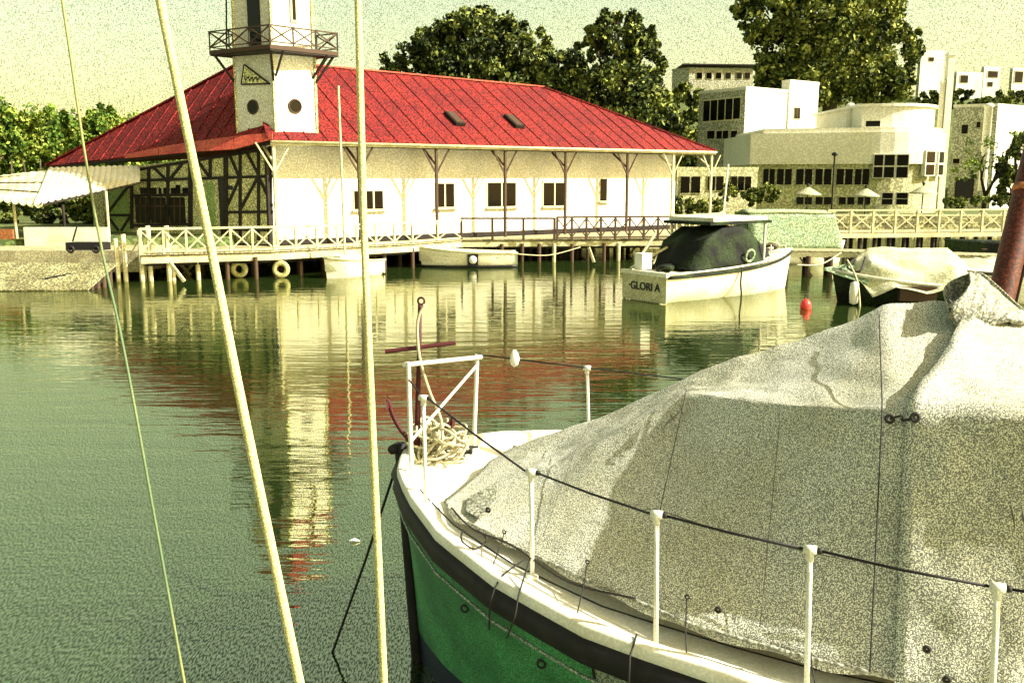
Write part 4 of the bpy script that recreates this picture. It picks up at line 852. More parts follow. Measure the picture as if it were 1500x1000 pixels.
# cream tarpaulin boat on the right (bow to the left)
bow = az(1262, 446, 0); c = V((bow.x + .2, bow.y + .6, 0)); cbt = thing('covered_launch', c, 'launch under a draped cream tarpaulin with its green bow pointing left', 'boat', rz=R(168))
me, hf = hullmesh(4.6, 2.1, .62, .35, M['canvas_green'], .5, .9, False, wl=.5); link('hull', me, cbt, Matrix.Translation((-3.7, 0, 0)))
for s_ in (1, -1): link('gunwale', tube('gunwale', [(-3.7 + u * 4.6, s_ * (hf(u) + .02), .62 + .35 * u * u) for u in [i / 16 for i in range(17)]], .05, M['boatwhite'], 8), cbt)
tent('bow_cover', [(1.15, [(-.12, .98), (0, 1.02), (.12, .98)]), (.6, [(-.55, .88), (-.1, 1.12), (.55, .80)]), (-.05, [(-.9, .8), (-.2, 1.36), (.85, .66)])], M['canvas_mint'], cbt, .05, 4, 5)
tent('tarpaulin', [(.25, [(-.7, .9), (-.45, 1.2), (-.1, 1.32), (.3, 1.05), (.62, .85)]), (-.15, [(-1.0, .9), (-.7, 1.45), (-.3, 1.66), (.45, 1.30), (1.1, .28)]), (-.75, [(-1.1, .85), (-.8, 1.55), (-.3, 1.64), (.8, 1.05), (1.25, .62)]), (-1.6, [(-1.15, .85), (-.8, 1.60), (-.2, 1.66), (.9, .92), (1.3, .44)]), (-2.4, [(-1.15, .8), (-.8, 1.6), (-.2, 1.68), (.9, 1.12), (1.3, .66)]), (-2.95, [(-1.1, .8), (-.7, 1.2), (-.1, 1.25), (.6, 1.0), (1.0, .8)])], M['canvas_far'], cbt, .12, 21, 6)
for x, z in ((-.2, 1.55), (-2.3, 1.6)): rod('tarp_pole', V((x, -.25, .6)), V((x, -.25, z)), .03, M['timber_brown'], cbt)
link('engine_box', prism('engine_box', [(-1.9, .7), (-.9, .75), (-.9, 1.16), (-1.9, 1.16)], .2, .62, M['timber_brown']), cbt)
link('fender', lathe('fender', [(.01, .75), (.12, .7), (.14, .4), (.12, .1), (.01, .05)], M['white'], 12, (.35, .95, -.02)), cbt)
link('bow_rope', tube('bow_rope', smoothpts([(.5, .2, 1.3), (.3, .9, .8), (.2, 1.1, .1), (.2, 1.15, -.3)], 5), .03, M['rope'], 6), cbt)
link('bow_lashing', tube('bow_lashing', smoothpts([(.1, -.3, 1.4), (.5, .3, 1.1), (.2, .7, 1.0), (.0, .3, 1.4)], 5), .03, M['strap'], 6), cbt)
# pale boats far right behind the mast
for (px, py, ln, lab, a_) in ((1440, 402, 5.0, 'pale open boat moored between the cream tarpaulin and the leaning mast', 178), (1530, 396, 4.5, 'pale boat cut off by the right edge beyond the leaning mast', 178)):
    p = az(px, py + 40, 0); bt = thing('moored_boat', p, lab, 'boat', 'pale boats moored at the right', rz=R(a_)); me, hf = hullmesh(ln, 1.9, .95, .25, M['boatwhite'], .6, .85, False); link('hull', me, bt, Matrix.Translation((-2.2, 0, 0)))
    tent('cover', [(-2.0, [(-.8, .95), (0, 1.2), (.8, .95)]), (.4, [(-.9, .95), (0, 1.35), (.9, .95)]), (2.1, [(-.5, 1.05), (0, 1.3), (.5, 1.05)])], M['canvas_far'], bt, .05, px, 5)
    link('rub_rail', tube('rub_rail', [(u * ln - 2.2, hf(u) + .02, .9 + .25 * u * u) for u in [i / 12 for i in range(13)]], .05, M['timber_dark'], 6), bt)
# long dark boat in front of the quay
p = az(1425, 366, 0.2); db = thing('dark_skiff', (p.x, 46.0, 0), 'low dark green skiff lying under the raised walkway', 'boat', rz=R(180))
db.location.y = 43.2; me, hf = hullmesh(7.5, 1.6, .85, .2, M['canvas_green'], .5, .8); link('hull', me, db, Matrix.Translation((-3.9, 0, 0)))
for x in (-2, 0, 2): link('thwart', cube(M['timber_brown']), db, Matrix.Translation((x, 0, .6)) @ Matrix.Diagonal((.25, 1.3, .04, 1)))
# buoy
p = az(1180, 452, 0); by = thing('mooring_buoy', p, 'small round red mooring buoy floating right of the motor boat', 'buoy')
link('float', lathe('float', [(.005, .30), (.07, .27), (.14, .19), (.17, .09), (.14, -.03), (.06, -.1), (.005, -.12)], M['buoy'], 18, p), by)
link('ring', torus('ring', p + V((0, 0, .33)), .05, .013, (0, 1, 0), M['black'], 14, 6), by)
# mooring lines of the far boats
for (a_, b_, lab) in ((az(1168, 388, 1.2), az(1232, 370, .95), 'pale mooring line from the motor boat bow to the low jetty'), (az(757, 372, .6), az(850, 362, .8), 'thin mooring line from the rowing boat to the dock piles')):
    topmesh('mooring_line', tube('mooring_line', smoothpts([a_, (a_ + b_) / 2 - V((0, 0, .2)), b_], 6), .022, M['rope'], 6), a_, lab, 'rope', 'mooring lines of the far boats')
p = az(519, 793, .0); topmesh('floating_feather', slab('floating_feather', [p + V((-.05, -.02, .02)), p + V((0, -.03, .03)), p + V((.06, 0, .015)), p + V((0, .03, .03))], .008, M['white']), p, 'scrap of white feather floating left of the green bow', 'feather')

# ================================================================ FOREGROUND BOAT
BO = V((-.80, 6.60, 0)); bd = V((.94, -.34, 0)).normalized(); bn = V((-.34, -.94, 0)).normalized()
def bp_(t_, s_, z_): p = BO + bd * t_ + bn * s_; return V((p.x, p.y, z_))
def tocoord(p): v_ = p - BO; return v_.dot(bd), v_.dot(bn)
TS = [0, .05, .15, .3, .46, .81, 1.29, 1.87, 2.42, 2.96, 4, 6, 8, 10]; SB = [0, .16, .40, .62, .83, 1.20, 1.55, 1.86, 2.02, 2.12, 2.2, 2.2, 2.05, 1.7]
BW = [0, .04, .12, .25, .38, .62, .93, 1.25, 1.5, 1.7, 1.9, 1.95, 1.8, 1.4]
ZS = lambda t_: lerp(t_, [0, .46, .81, 1.29, 1.87, 2.42, 2.96, 10], [1.62, 1.58, 1.53, 1.48, 1.44, 1.42, 1.40, 1.38])
HB = lambda t_: lerp(t_, TS, SB); HW = lambda t_: lerp(t_, TS, BW)
fb = thing('foreground_cruiser', BO, 'large green hulled boat under canvas covers filling the lower right foreground', 'boat')
tt = [0, .02, .05, .1, .15, .22, .3, .38, .46, .6, .8, 1.0, 1.3, 1.6, 1.9, 2.2, 2.6, 3, 3.5, 4, 5, 6, 7, 8, 9, 10]
def hullpt(t_, v, s):     # v 0 at keel .. 1 at sheer
    zb_, zt_ = -.7, ZS(t_) - .02; z = zb_ + (zt_ - zb_) * v; f_ = max(0, z) / zt_; w_ = HW(t_) + (HB(t_) - HW(t_)) * (f_ ** 1.25)
    if z < 0: w_ *= max(.0, 1 + z / 1.1)
    rk = .10 * (1 - f_) * math.exp(-t_ / .5); return bp_(t_ + rk, s * w_, z)
def hullstrip(name, t0, t1, v0f, v1f, m_, rows=8, sides=(1, -1), off=0):
    vs = []; fs = []; T_ = [x for x in tt if t0 <= x <= t1]
    if t0 not in T_: T_ = [t0] + T_
    if t1 not in T_: T_ = T_ + [t1]
    for s in sides:
        base = len(vs)
        for t_ in T_:
            zb_, zt_ = -.7, ZS(t_) - .02; va = (v0f - zb_) / (zt_ - zb_); vb = 1 if v1f is None else (v1f - zb_) / (zt_ - zb_)
            for j in range(rows): vs.append(hullpt(t_, va + (vb - va) * j / (rows - 1), s) + bn * s * off)
        for i in range(len(T_) - 1):
            for j in range(rows - 1): a_ = base + i * rows + j; fs.append((a_, a_ + 1, a_ + rows + 1, a_ + rows))
    me = mesh(name, vs, fs, m_, True); fixn(me); return link(name, me, fb)
hullstrip('hull_bottom', 0, 10, -.7, .24, M['hullblue'], 6)
hullstrip('hull', 0, 1.92, .24, None, M['hullgreen'], 10)
hullstrip('hull_aft', 1.92, 10, .24, None, M['hullpale'], 10)
link('hull_joint', tube('hull_joint', [hullpt(1.92, .42 + .58 * k / 8, 1) + bn * .004 for k in range(9)], .008, M['rubber'], 6), fb)
link('stem_post', tube('stem_post', [hullpt(0, v, 1) + bd * -.02 for v in [i / 10 for i in range(11)]] + [bp_(-.03, 0, 1.70)], .05, M['rubber'], 8), fb)
for s in (1, -1):
    T_ = [t_ for t_ in tt]
    vs = []; fs = []; prof = [(.0, -.155), (.035, -.145), (.055, -.09), (.035, -.03), (0, -.02)]
    for t_ in T_:
        e = .0
        for (a_, z_) in prof: vs.append(bp_(t_ - (a_ if t_ < .1 else a_ * .3), s * (HB(t_) + a_ - (0 if t_ > .3 else 0)), ZS(t_) + z_))
    k = len(prof)
    for i in range(len(T_) - 1):
        for j in range(k - 1): a_ = i * k + j; fs.append((a_, a_ + 1, a_ + k + 1, a_ + k))
    me = mesh('rubbing_strake', vs, fs, M['rubber'], True); fixn(me); link('rubbing_strake', me, fb)
    link('moulding', tube('moulding', [hullpt(t_, 1, s) + bn * s * .004 + V((0, 0, -.21)) for t_ in T_], .009, M['hullpale'], 6), fb)
    # toe rail
    vs = []; fs = []; prof = [(.01, -.04), (.015, .03), (-.005, .045), (-.06, .045), (-.075, .03), (-.075, -.06)]; k = len(prof)
    for t_ in T_:
        for (a_, z_) in prof: vs.append(bp_(t_ + (max(0, -a_) if t_ < .2 else 0), s * max(0, HB(t_) + a_), ZS(t_) + z_))
    for i in range(len(T_) - 1):
        for j in range(k - 1): a_ = i * k + j; fs.append((a_, a_ + 1, a_ + k + 1, a_ + k))
    me = mesh('toe_rail', vs, fs, M['white'], True); fixn(me); link('toe_rail', me, fb)
vs = []; fs = []
for t_ in tt:
    for f_ in (-1, -.66, -.33, 0, .33, .66, 1): vs.append(bp_(t_, f_ * max(0, HB(t_) - .02), ZS(t_) - .05 + .05 * (1 - f_ * f_)))
for i in range(len(tt) - 1):
    for j in range(6): a_ = i * 7 + j; fs.append((a_, a_ + 1, a_ + 8, a_ + 7))
me = mesh('deck', vs, fs, M['white'], True); fixn(me); link('deck', me, fb)
for k in range(6):   # plank seams of the foredeck side
    link('deck_seam', tube('deck_seam', [bp_(t_, HB(t_) * (.86 - .0 * k) - .10 - k * .0, ZS(t_) - .028) for t_ in tt if .3 < t_ < 5], .004, M['rubber'], 4), fb) if k == 0 else None
# covers
def interp_sec(t_, tab):
    Ts = [r_[0] for r_ in tab]; return [(lerp(t_, Ts, [r_[1][j][0] for r_ in tab]), lerp(t_, Ts, [r_[1][j][1] for r_ in tab])) for j in range(len(tab[0][1]))]
def csec(t_):
    hem = max(.25, lerp(t_, [.6, .8, 1.35, 1.93, 2.4, 2.88, 3.4, 4, 10], [.62, .92, 1.20, 1.52, 1.74, 1.83, 1.90, 1.95, 1.95])); hz = ZS(t_) + lerp(t_, [.6, 1, 2, 4], [.0, .03, .05, .06])
    sh = lerp(t_, [.6, 1.35, 2.1, 2.6, 3.24, 3.84, 10], [.28, .50, .30, .80, 1.38, 1.50, 1.52]); rz = lerp(t_, [.6, .75, 1.35, 2.14, 3.06, 3.23, 3.6, 4.03, 10], [1.60, 1.68, 1.98, 2.38, 2.78, 2.87, 2.89, 2.84, 2.84])
    shz = lerp(t_, [.6, .75, 1.35, 2.1, 2.6, 3.24, 3.84, 10], [1.58, 1.63, 1.83, 2.32, 2.40, 2.54, 2.60, 2.60])
    return [(-hem, hz), (-(sh + .15), shz), (0, rz), (sh, shz), (hem, hz)]
def bigcover(name, t0f, t1f, off, m_, n=70, seed=0, wr=1.0, par=None):
    """t0f/t1f: functions of signed section parameter q in [-2,2] giving start and end station"""
    vs = []; fs = []; J = 81
    for i in range(n + 1):
        for j in range(J):
            q = -2 + 4 * j / (J - 1); t_ = t0f(q) + (t1f(q) - t0f(q)) * i / n; S = csec(t_); k = min(3, int(q + 2)); f_ = q + 2 - k
            y = S[k][0] * (1 - f_) + S[k + 1][0] * f_; z = S[k][1] * (1 - f_) + S[k + 1][1] * f_
            # soften the shoulder and ridge, sag between supports
            roof = abs(q) < 1
            sag = math.sin(math.pi * f_) * (.05 if roof else .035) * min(1, max(0, (t_ - .7) / 1.2)); z -= sag if roof else 0; y -= (0 if roof else sag * (1 if q > 0 else -1))
            a_ = V((t_ * 1.1 + seed, q * 1.3, seed)); b_ = V((t_ * 3.2 + q * 1.6 + seed, q * 2.1 - t_, seed + 3)); c_ = V((t_ * 7 - q * 4, q * 5 + t_ * 2, seed))
            w_ = (noise.noise(a_) * .018 + (.5 - abs(noise.noise(b_)) * 2) * .013 + noise.noise(c_) * .010) * wr * min(1, (t_ - .55) * 1.5)
            # vertical fall folds on the side, radiating folds on the roof
            if not roof: w_ += .006 * math.sin(t_ * 9 + 2.5 * noise.noise(V((t_, 0, seed)))) * (abs(q) - 1) * wr; y += w_ * (1 if q > 0 else -1); z += w_ * .15
            else: w_ += .018 * math.sin((t_ - 2) * 5 + q * 5) * (1 - abs(q)) * wr; z += w_ + off * .6 + (.05 * math.exp(-i / n * 30) if off else 0); 
            y += off * (1 if q > 0 else -1) * min(1, abs(q))
            if abs(q) > 1.97: z += .012 * math.sin(t_ * 14)
            vs.append(bp_(t_, y, z))
    for i in range(n):
        for j in range(J - 1): a_ = i * J + j; fs.append((a_, a_ + 1, a_ + J + 1, a_ + J))
    me = mesh(name, vs, fs, m_, True); fixn(me); o_ = link(name, me, par); md = o_.modifiers.new('t', 'SOLIDIFY'); md.thickness = .006; return o_
fc = thing('fore_cover', bp_(.65, 0, 1.6), 'cream canvas cover tented over the foredeck of the near boat', 'boat cover', 'canvas covers on the near boat')
ac = thing('aft_cover', bp_(3.6, 0, 1.5), 'cream canvas cover over the near boat aft of the laced joint, at the right edge', 'boat cover', 'canvas covers on the near boat')
bigcover('canvas', lambda q: .62 + .10 * (1 - abs(q) / 2), lambda q: 3.62, 0, M['canvas'], 80, 0, 1.0, fc)
bigcover('canvas', lambda q: 3.30 + .42 * max(0, 1 - abs(q)) - .0 * q, lambda q: 9.0, .035, M['canvas'], 110, 11, 1.7, ac)
def csurf(t_, q, off=.02):
    S = csec(t_); k = min(3, int(q + 2)); f_ = q + 2 - k; y = S[k][0] * (1 - f_) + S[k + 1][0] * f_; z = S[k][1] * (1 - f_) + S[k + 1][1] * f_
    return bp_(t_, y + off * (1 if q > 0 else -1), z + off * .5)
for i_ in range(4):
    t_ = 1.2 + i_ * .58; link('hem_lashing', tube('hem_lashing', [csurf(t_, 1.90, .045), csurf(t_ + .02, 2.0, .06), bp_(t_ + .05, HB(t_) - .07, ZS(t_) + .02)], .0035, M['strap'], 5), fc)
    link('hem_eyelet', torus('hem_eyelet', csurf(t_, 1.89, .048), .010, .004, bn, M['strap'], 12, 5), fc)
link('cross_seam', tube('cross_seam', [csurf(2.0 + .1 * k, 1.60, .018 + .02) for k in range(12)], .0025, M['stencil'], 4), fc)
link('panel_seam', tube('panel_seam', [csurf(2.72, 1.02 + k * .09, .036) for k in range(11)], .0022, M['stencil'], 4), fc)
link('panel_seam', tube('panel_seam', [csurf(1.45, .2 + k * .16, .03) for k in range(11)], .0022, M['stencil'], 4), fc)
# roll of hem (tape) and seams
link('hem_tape', tube('hem_tape', [csurf(.66 + i * .1, 1.98, .03) for i in range(30)], .012, M['canvas_grey'], 6), fc)
link('seam', tube('seam', [csurf(2.12 - .0 * k, .98 + k * .06, .03) for k in range(12)], .003, M['strap'], 4), fc)
link('edge_seam', tube('edge_seam', [csurf(3.20, .1 + k * .094, .045) for k in range(21)], .004, M['strap'], 4), fc)
# lacing eyelets and hook at the joint
for (px, py, par) in ((1303, 611, fc), (1340, 609, ac)):
    d = ray(px, py); c = None
    for i in range(400):
        p = EYE + d * (3.6 + i * .005); t_, s_ = tocoord(p)
        S = csec(max(.6, t_)); zz = lerp(s_, [S[3][0], S[4][0]], [S[3][1], S[4][1]])
        if s_ < S[4][0] + .02 and p.z < zz + .06 and s_ > 0: c = p; break
    if c is None: c = csurf(3.25, 1.05)
    c = c + bn * .03
    link('eyelet', torus('eyelet', c, .017, .008, bn + V((0, 0, .35)), M['strap'], 14, 6), par)
    if par is fc: c_a = c
    else: link('lacing_cord', tube('lacing_cord', smoothpts([c_a, (c_a + c) / 2 + V((0, 0, .012)), (c_a + c) / 2 - V((0, 0, .012)), c], 4), .006, M['strap'], 6), fc)
# hem studs and dark gaps of the lifted hem
for (t_, par, q) in ((2.52, fc, 1.90), (3.42, ac, 1.86), (3.5, ac, 1.95), (1.02, fc, 1.7)): link('stud', torus('stud', csurf(t_, q, .055), .011, .008, bn, M['strap'], 12, 6), par)
# stitched marks on the canvas (faded lettering strokes)
def stroke(t0, q0, t1, q1, par): link('stencil_mark', tube('stencil_mark', [csurf(t0, q0, .040), csurf((t0 + t1) / 2, (q0 + q1) / 2, .045), csurf(t1, q1, .040)], [.002, .005, .002], M['stencil'], 5), par)
for k in range(5): stroke(1.95 + .05 * k, 1.17 - k * .03, 1.99 + .05 * k, 1.23 - k * .03, fc)
stroke(2.03, 1.17, 2.11, 1.12, fc)
for k in range(3): stroke(3.72 + .04 * k, 1.30 + .01 * k, 3.74 + .04 * k, 1.40 + .01 * k, ac)
# draw cords along the hem
link('hem_cord', tube('hem_cord', smoothpts([csurf(.75, 1.9, .05), csurf(1.0, 2.02, .06), csurf(1.3, 1.98, .07), csurf(1.7, 2.03, .05), csurf(2.1, 1.97, .06)], 6), .006, M['strap'], 5), fc)
lp_ = [bp_(.92, HB(.92) - .22, ZS(.92) + .02), bp_(.98, HB(.98) - .1, ZS(.98) + .03), bp_(1.08, HB(1.08) - .13, ZS(1.1) + .02), bp_(1.1, HB(1.1) - .28, ZS(1.1) + .03), bp_(.98, HB(.98) - .30, ZS(.98) + .04)]
link('loose_cord', tube('loose_cord', smoothpts(lp_, 6), .006, M['strap'], 5), fc)
link('loose_cord', tube('loose_cord', smoothpts([bp_(1.45, HB(1.45) - .2, 1.58), bp_(1.36, HB(1.36) - .02, 1.52), bp_(1.33, HB(1.33) + .08, 1.42), bp_(1.32, HB(1.32) + .09, 1.25)], 6), .005, M['strap'], 5), fc)
link('loose_cord', tube('loose_cord', smoothpts([bp_(1.5, HB(1.5) - .16, 1.62), bp_(1.50, HB(1.5) + .02, 1.5), bp_(1.50, HB(1.5) + .09, 1.4), bp_(1.46, HB(1.5) + .10, 1.28)], 6), .005, M['strap'], 5), fc)
# shadow of a small open fold at the cover front, laid on as grey patch
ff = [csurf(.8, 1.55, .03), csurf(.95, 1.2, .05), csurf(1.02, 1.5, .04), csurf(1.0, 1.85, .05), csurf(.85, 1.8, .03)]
link('fold_shadow_patch', slab('fold_patch', [p + V((0, 0, .0)) for p in ff], .01, M['canvas_grey']), fc)
# stanchions and lifeline
def stanchion(px, py, ztop, inset=.0, px2=None):
    p = az(px, py, ztop); t_, s_ = tocoord(p); b_ = bp_(t_ + .02, s_ + .03 * (1 if s_ > 0 else -1), ZS(t_) - .04)
    r_ = link('stanchion', tube('stanchion', [b_, b_.lerp(p, .5), p - V((0, 0, .02))], .0125, M['rail_white'], 10), fb)
    link('base_plate', lathe('base_plate', [(.0, .02), (.035, .018), (.04, 0), (.04, -.03)], M['rail_white'], 14, b_), r_)
    link('cap', tube('cap', [p + V((0, 0, -.02)) - bd * .028, p + V((0, 0, -.02)) + bd * .028], .020, M['rail_white'], 10), r_)
    link('sleeve', tube('sleeve', [p + V((0, 0, -.07)), p + V((0, 0, -.01))], .018, M['rail_white'], 10), r_)
    return p + V((0, 0, -.02))
near = [stanchion(620, 578, 2.26), stanchion(778, 686, 2.05), stanchion(962, 747, 2.08), stanchion(1187, 798, 2.045), stanchion(1462, 853, 2.04), ]
near.append(near[-1] + bd * .85 + bn * .02)
far = stanchion(860, 535, 2.18)
# pulpit
pa = bp_(.26, .42, ZS(.3) - .02); pA = ay(598, 530, pa.y); pa = ay(603, 700, pa.y)
pb = bp_(.40, -.42, ZS(.4) - .02); pB = ay(699, 519, pb.y); pb = ay(694, 657, pb.y)
for (x_, y_) in ((pa, pA), (pb, pB)): rod('pulpit_post', x_, y_, .016, M['rail_white'], fb); link('deck_flange', lathe('deck_flange', [(0, .02), (.04, .018), (.045, -.03)], M['rail_white'], 14, x_), fb)
rod('pulpit_top_rail', pA + V((-.03, 0, -.02)), pB + V((.03, 0, -.02)), .016, M['rail_white'], fb)
rod('pulpit_diagonal', pa.lerp(pA, .32), pB - V((0, 0, .08)), .011, M['rail_white'], fb)
for i in range(len(near) - 1): link('lifeline', tube('lifeline', [near[i] + bd * .03, (near[i] + near[i + 1]) / 2 - V((0, 0, .008)), near[i + 1] - bd * .03], .0065, M['rubber'], 8), fb)
link('lifeline', tube('lifeline', [pA - V((0, 0, .12)), near[0]], .006, M['rubber'], 8), fb)
for p in near[:-1]: link('line_collar', tube('line_collar', [p + bd * .03, p + bd * .05], .014, M['strap'], 10), fb)
link('far_lifeline', tube('far_lifeline', [pB, far, az(1010, 556, 2.12), bp_(3.5, -2.0, 2.1)], .006, M['rubber'], 8), fb)
bk = pB.lerp(far, .33); link('line_float', tube('line_float', [bk + V((0, 0, .07)), bk + V((0, 0, .04)), bk, bk - V((0, 0, .04)), bk - V((0, 0, .06))], [.012, .03, .04, .03, .01], M['white'], 10), fb)
# anchor with stock standing in the pulpit
yy = 6.5; an = thing('stock_anchor', ay(614, 655, yy), 'dark red stock anchor standing upright in the bow pulpit', 'anchor')
sh = [ay(615, 446, yy), ay(614, 520, yy), ay(612, 600, yy), ay(611, 655, yy)]
link('shank', tube('shank', sh, [.014, .017, .02, .022], M['oxide'], 10), an)
rod('stock', ay(564, 515, yy - .03), ay(667, 502, yy + .05), .016, M['oxide'], an)
arm = smoothpts([ay(568, 585, yy), ay(577, 612, yy), ay(592, 636, yy), ay(611, 652, yy), ay(640, 642, yy + .05), ay(664, 612, yy + .1)], 4)
link('arms', tube('arms', arm, .016, M['oxide'], 8), an)
for (c, dx) in ((arm[0], -1), (arm[-1], 1)): link('fluke', slab('fluke', [c + V((0, -.05, -.09)), c + V((0, 0, .06)), c + V((0, .05, -.09))], .012, M['oxide']), an) if False else link('fluke', mesh('fluke', [c + V((-.01, -.05, -.07)), c + V((0, 0, .05)), c + V((.01, .05, -.07)), c + V((-.02 * dx, 0, -.05))], [(0, 1, 3), (1, 2, 3), (0, 3, 2), (0, 2, 1)], M['oxide']), an)
link('ring', torus('ring', ay(617, 441, yy), .025, .008, (.3, 1, 0), M['oxide'], 16, 6), an)
rp2 = smoothpts([ay(622, 446, yy - .03), ay(612, 470, yy - .03), ay(614, 520, yy - .03), ay(628, 570, yy - .03), ay(646, 615, yy - .05), ay(648, 655, yy - .1)], 6)
topmesh('anchor_warp', tube('anchor_warp', rp2, .011, M['rope'], 8), rp2[-1], 'pale warp hanging from the anchor ring down to the heap of rope', 'rope')
# coil of rope
rc = thing('rope_heap', az(640, 665, 1.62), 'tangled heap of pale rope on the bow deck', 'rope')
c0_ = az(640, 672, 1.60)
for i in range(30):
    a_ = random.uniform(0, 6.3); cc_ = c0_ + V((random.uniform(-.13, .13), random.uniform(-.08, .10), (.02 + i * .007))); r_ = random.uniform(.07, .13); ax = V((random.uniform(-.9, .9), random.uniform(-.9, .3), 1)).normalized()
    u = ax.orthogonal().normalized(); v_ = ax.cross(u); pts = [cc_ + (u * math.cos(b_) * r_ * 1.2 + v_ * math.sin(b_) * r_) + V((0, 0, .015 * math.sin(3 * b_ + i))) for b_ in [2 * math.pi * k / 18 for k in range(18)]]
    for p_ in pts: p_.z = max(p_.z, 1.60)
    link('rope_loop', tube('rope_loop', pts, .0095, M['rope'], 7, True), rc)
# fairlead and cleat
c = az(683, 664, 1.63); cl = thing('mooring_cleat', c, 'small dark mooring cleat on the white bow deck right of the rope heap', 'cleat')
rod('horn', c + V((-.07, 0, .05)), c + V((.09, 0, .05)), .010, M['strap'], cl); rod('horn_base', c, c + V((0, 0, .05)), .022, M['strap'], cl); rod('horn_base', c + V((.03, 0, 0)), c + V((.03, 0, .05)), .018, M['strap'], cl)
# bow line into the water
p = bp_(-.03, .02, 1.60); q = az(487, 955, 0); topmesh('bow_mooring_line', tube('bow_mooring_line', [p, p.lerp(q, .5) - V((0, 0, .03)), q, q + (q - p) * .2], .010, M['rubber'], 8), q, 'taut dark mooring line from the bow down into the water', 'rope')
link('bow_roller', tube('bow_roller', [bp_(-.07, -.05, 1.66), bp_(-.07, .06, 1.66)], .035, M['strap'], 12), fb)
# fender below strake
p = az(932, 935, 1.47); t_, s_ = tocoord(p); fd = thing('hanging_fender', bp_(t_, HB(t_) + .12, .8), 'black teardrop fender hanging from the rail below the third stanchion', 'fender')
topc = bp_(t_, HB(t_) + .11, 1.12)
link('lanyard', tube('lanyard', [bp_(t_, HB(t_) - .05, ZS(t_) + .06), bp_(t_, HB(t_) + .09, ZS(t_) + .02), topc + V((0, 0, .14))], .005, M['strap'], 6), fd)
link('body', lathe('body', [(.012, .14), (.014, .06), (.05, .02), (.09, -.06), (.105, -.16), (.08, -.27), (.01, -.32)], M['rubber'], 18, topc), fd)
# hawse eyes in the hull
for (px, py, t_g) in ((658, 848, 1.0), (770, 918, 1.62)): link('hull_eye', torus('hull_eye', hullpt(t_g - .06, .80, 1) + bn * .02, .022, .007, bn, M['strap'], 14, 6), fb)

# mast, boom canvas, lashing on the near boat
mb0 = ay(1464, 446, 5.5); mt1 = ay(1508, 262, 5.75); dir_ = (mt1 - mb0)
ms = thing('raked_mast', mb0 - dir_ * .6, 'raked red brown wooden mast rising through the covers at the right edge', 'mast')
link('spar', tube('spar', [mb0 - dir_ * .6, mb0, mb0 + dir_, mb0 + dir_ * 3.4], [.078, .078, .075, .06], M['redwood'], 16), ms)
link('mast_band', tube('mast_band', [mb0 + dir_ * .88, mb0 + dir_ * .93], .084, M['orange'], 16), ms)
link('sail_track', tube('sail_track', [mb0 + V((.078, -.03, 0)) - dir_ * .1, mb0 + V((.078, -.03, 0)) + dir_ * 3.2], .010, M['strap'], 6), ms)
# grey canvas skirt round the mast foot
sk_ = thing('mast_canvas', ay(1440, 480, 5.4), 'crumpled grey canvas gathered round the foot of the raked mast', 'canvas')
outl_t = [(1418, 398), (1432, 400), (1445, 410), (1462, 425), (1478, 440), (1492, 452), (1498, 462)]
outl_b = [(1389, 450), (1392, 470), (1405, 482), (1425, 486), (1445, 480), (1470, 470), (1498, 476)]
vs = []; fs = []; rows = 14; a_t = smoothpts([ay(x, y, 5.30 - .0 * i) for i, (x, y) in enumerate(outl_t)], 6); a_b = smoothpts([ay(x, y, 5.05) for (x, y) in outl_b], 6)
nn_ = len(a_t)
for i in range(nn_):
    for j in range(rows + 1):
        f_ = j / rows; p = a_t[i].lerp(a_b[i], f_); 
        dp = .10 * math.sin(f_ * math.pi) + .03 * math.sin(i * .9 + f_ * 6) * f_ + .02 * noise.noise(V((i * .3, f_ * 5, 0))); vs.append(p + V((0, -dp, .02 * math.sin(i * 1.1) * f_)))
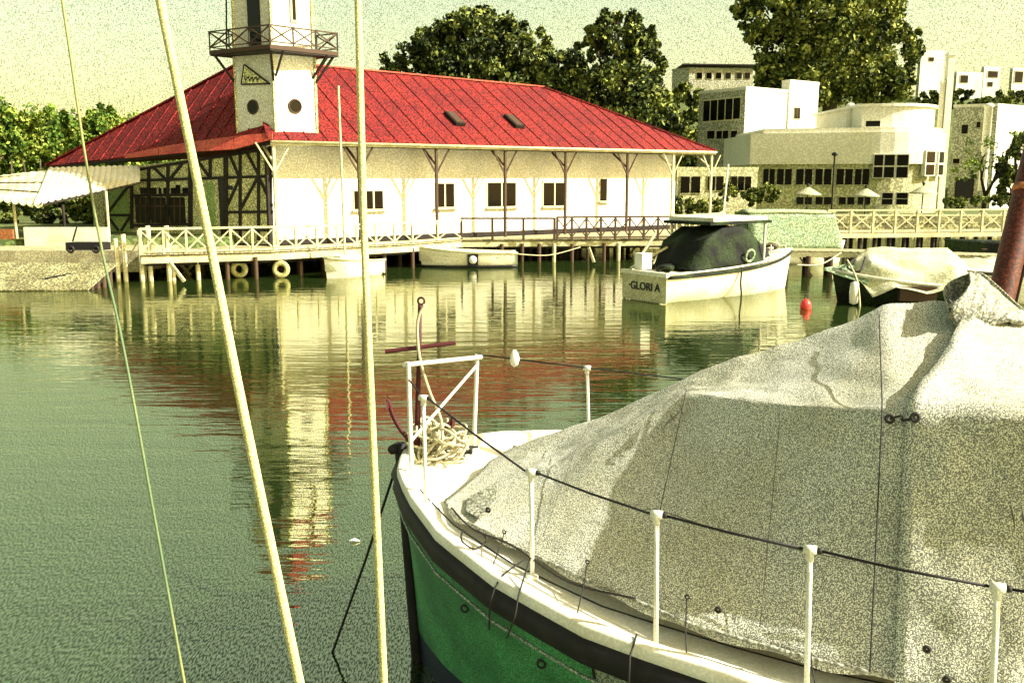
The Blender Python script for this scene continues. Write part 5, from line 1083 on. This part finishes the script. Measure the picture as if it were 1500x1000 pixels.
for i in range(nn_ - 1):
    for j in range(rows): a_ = i * (rows + 1) + j; fs.append((a_, a_ + 1, a_ + rows + 2, a_ + rows + 1))
# back sheet to give it volume
nb_ = len(vs)
for i in range(nn_):
    for j in range(rows + 1): f_ = j / rows; p = a_t[i].lerp(a_b[i], f_); vs.append(p + V((.03, .22 * math.sin(math.pi * min(1, f_ * .9)) + .0, 0)))
for i in range(nn_ - 1):
    for j in range(rows): a_ = nb_ + i * (rows + 1) + j; fs.append((a_, a_ + rows + 1, a_ + rows + 2, a_ + 1))
o_ = link('gathered_cloth', mesh('gathered_cloth', vs, fs, M['canvas_grey'], True), sk_); md = o_.modifiers.new('t', 'SOLIDIFY'); md.thickness = .006
link('tie_cord', tube('tie_cord', smoothpts([ay(1400, 512, 5.05), ay(1415, 506, 5.0), ay(1425, 512, 5.0), ay(1440, 505, 5.0), ay(1452, 508, 4.95)], 5), .006, M['strap'], 5), sk_)
link('tie_cord', tube('tie_cord', smoothpts([ay(1370, 516, 5.1), ay(1392, 514, 5.05), ay(1398, 530, 4.95), ay(1392, 545, 4.9)], 5), .005, M['strap'], 5), sk_)

# ================================================================ STAYS NEAR THE CAMERA
def stay(pts, Y0, Y1, r, m_, label, ext=1.0):
    n = len(pts); P = [ay(x, y, Y0 + (Y1 - Y0) * i / (n - 1)) for i, (x, y) in enumerate(pts)]
    P = [P[0] + (P[0] - P[1]).normalized() * 4] + P + [P[-1] + (P[-1] - P[-2]).normalized() * 1.2]
    return topmesh('rigging_stay', tube('rigging_stay', smoothpts(P, 5), r, m_, 10), P[-1], label, 'rigging', 'stays of the camera boat')
stay([(88, -20), (125, 230), (150, 370), (181, 510), (225, 750), (272, 1010)], 3.4, 2.6, .0045, M['stay_dark'], 'thinnest leftmost stay crossing the view, dark above and yellow below')
stay([(230, -20), (298, 310), (328, 460), (363, 635), (441, 1010)], 2.7, 2.2, .0125, M['stay'], 'thick pale yellow stay slanting past the left of the tower')
s3 = stay([(524, -20), (532, 300), (537, 430), (546, 640), (563, 1010)], 2.9, 2.4, .0108, M['stay'], 'pale yellow stay nearly upright between the tower and the bow')
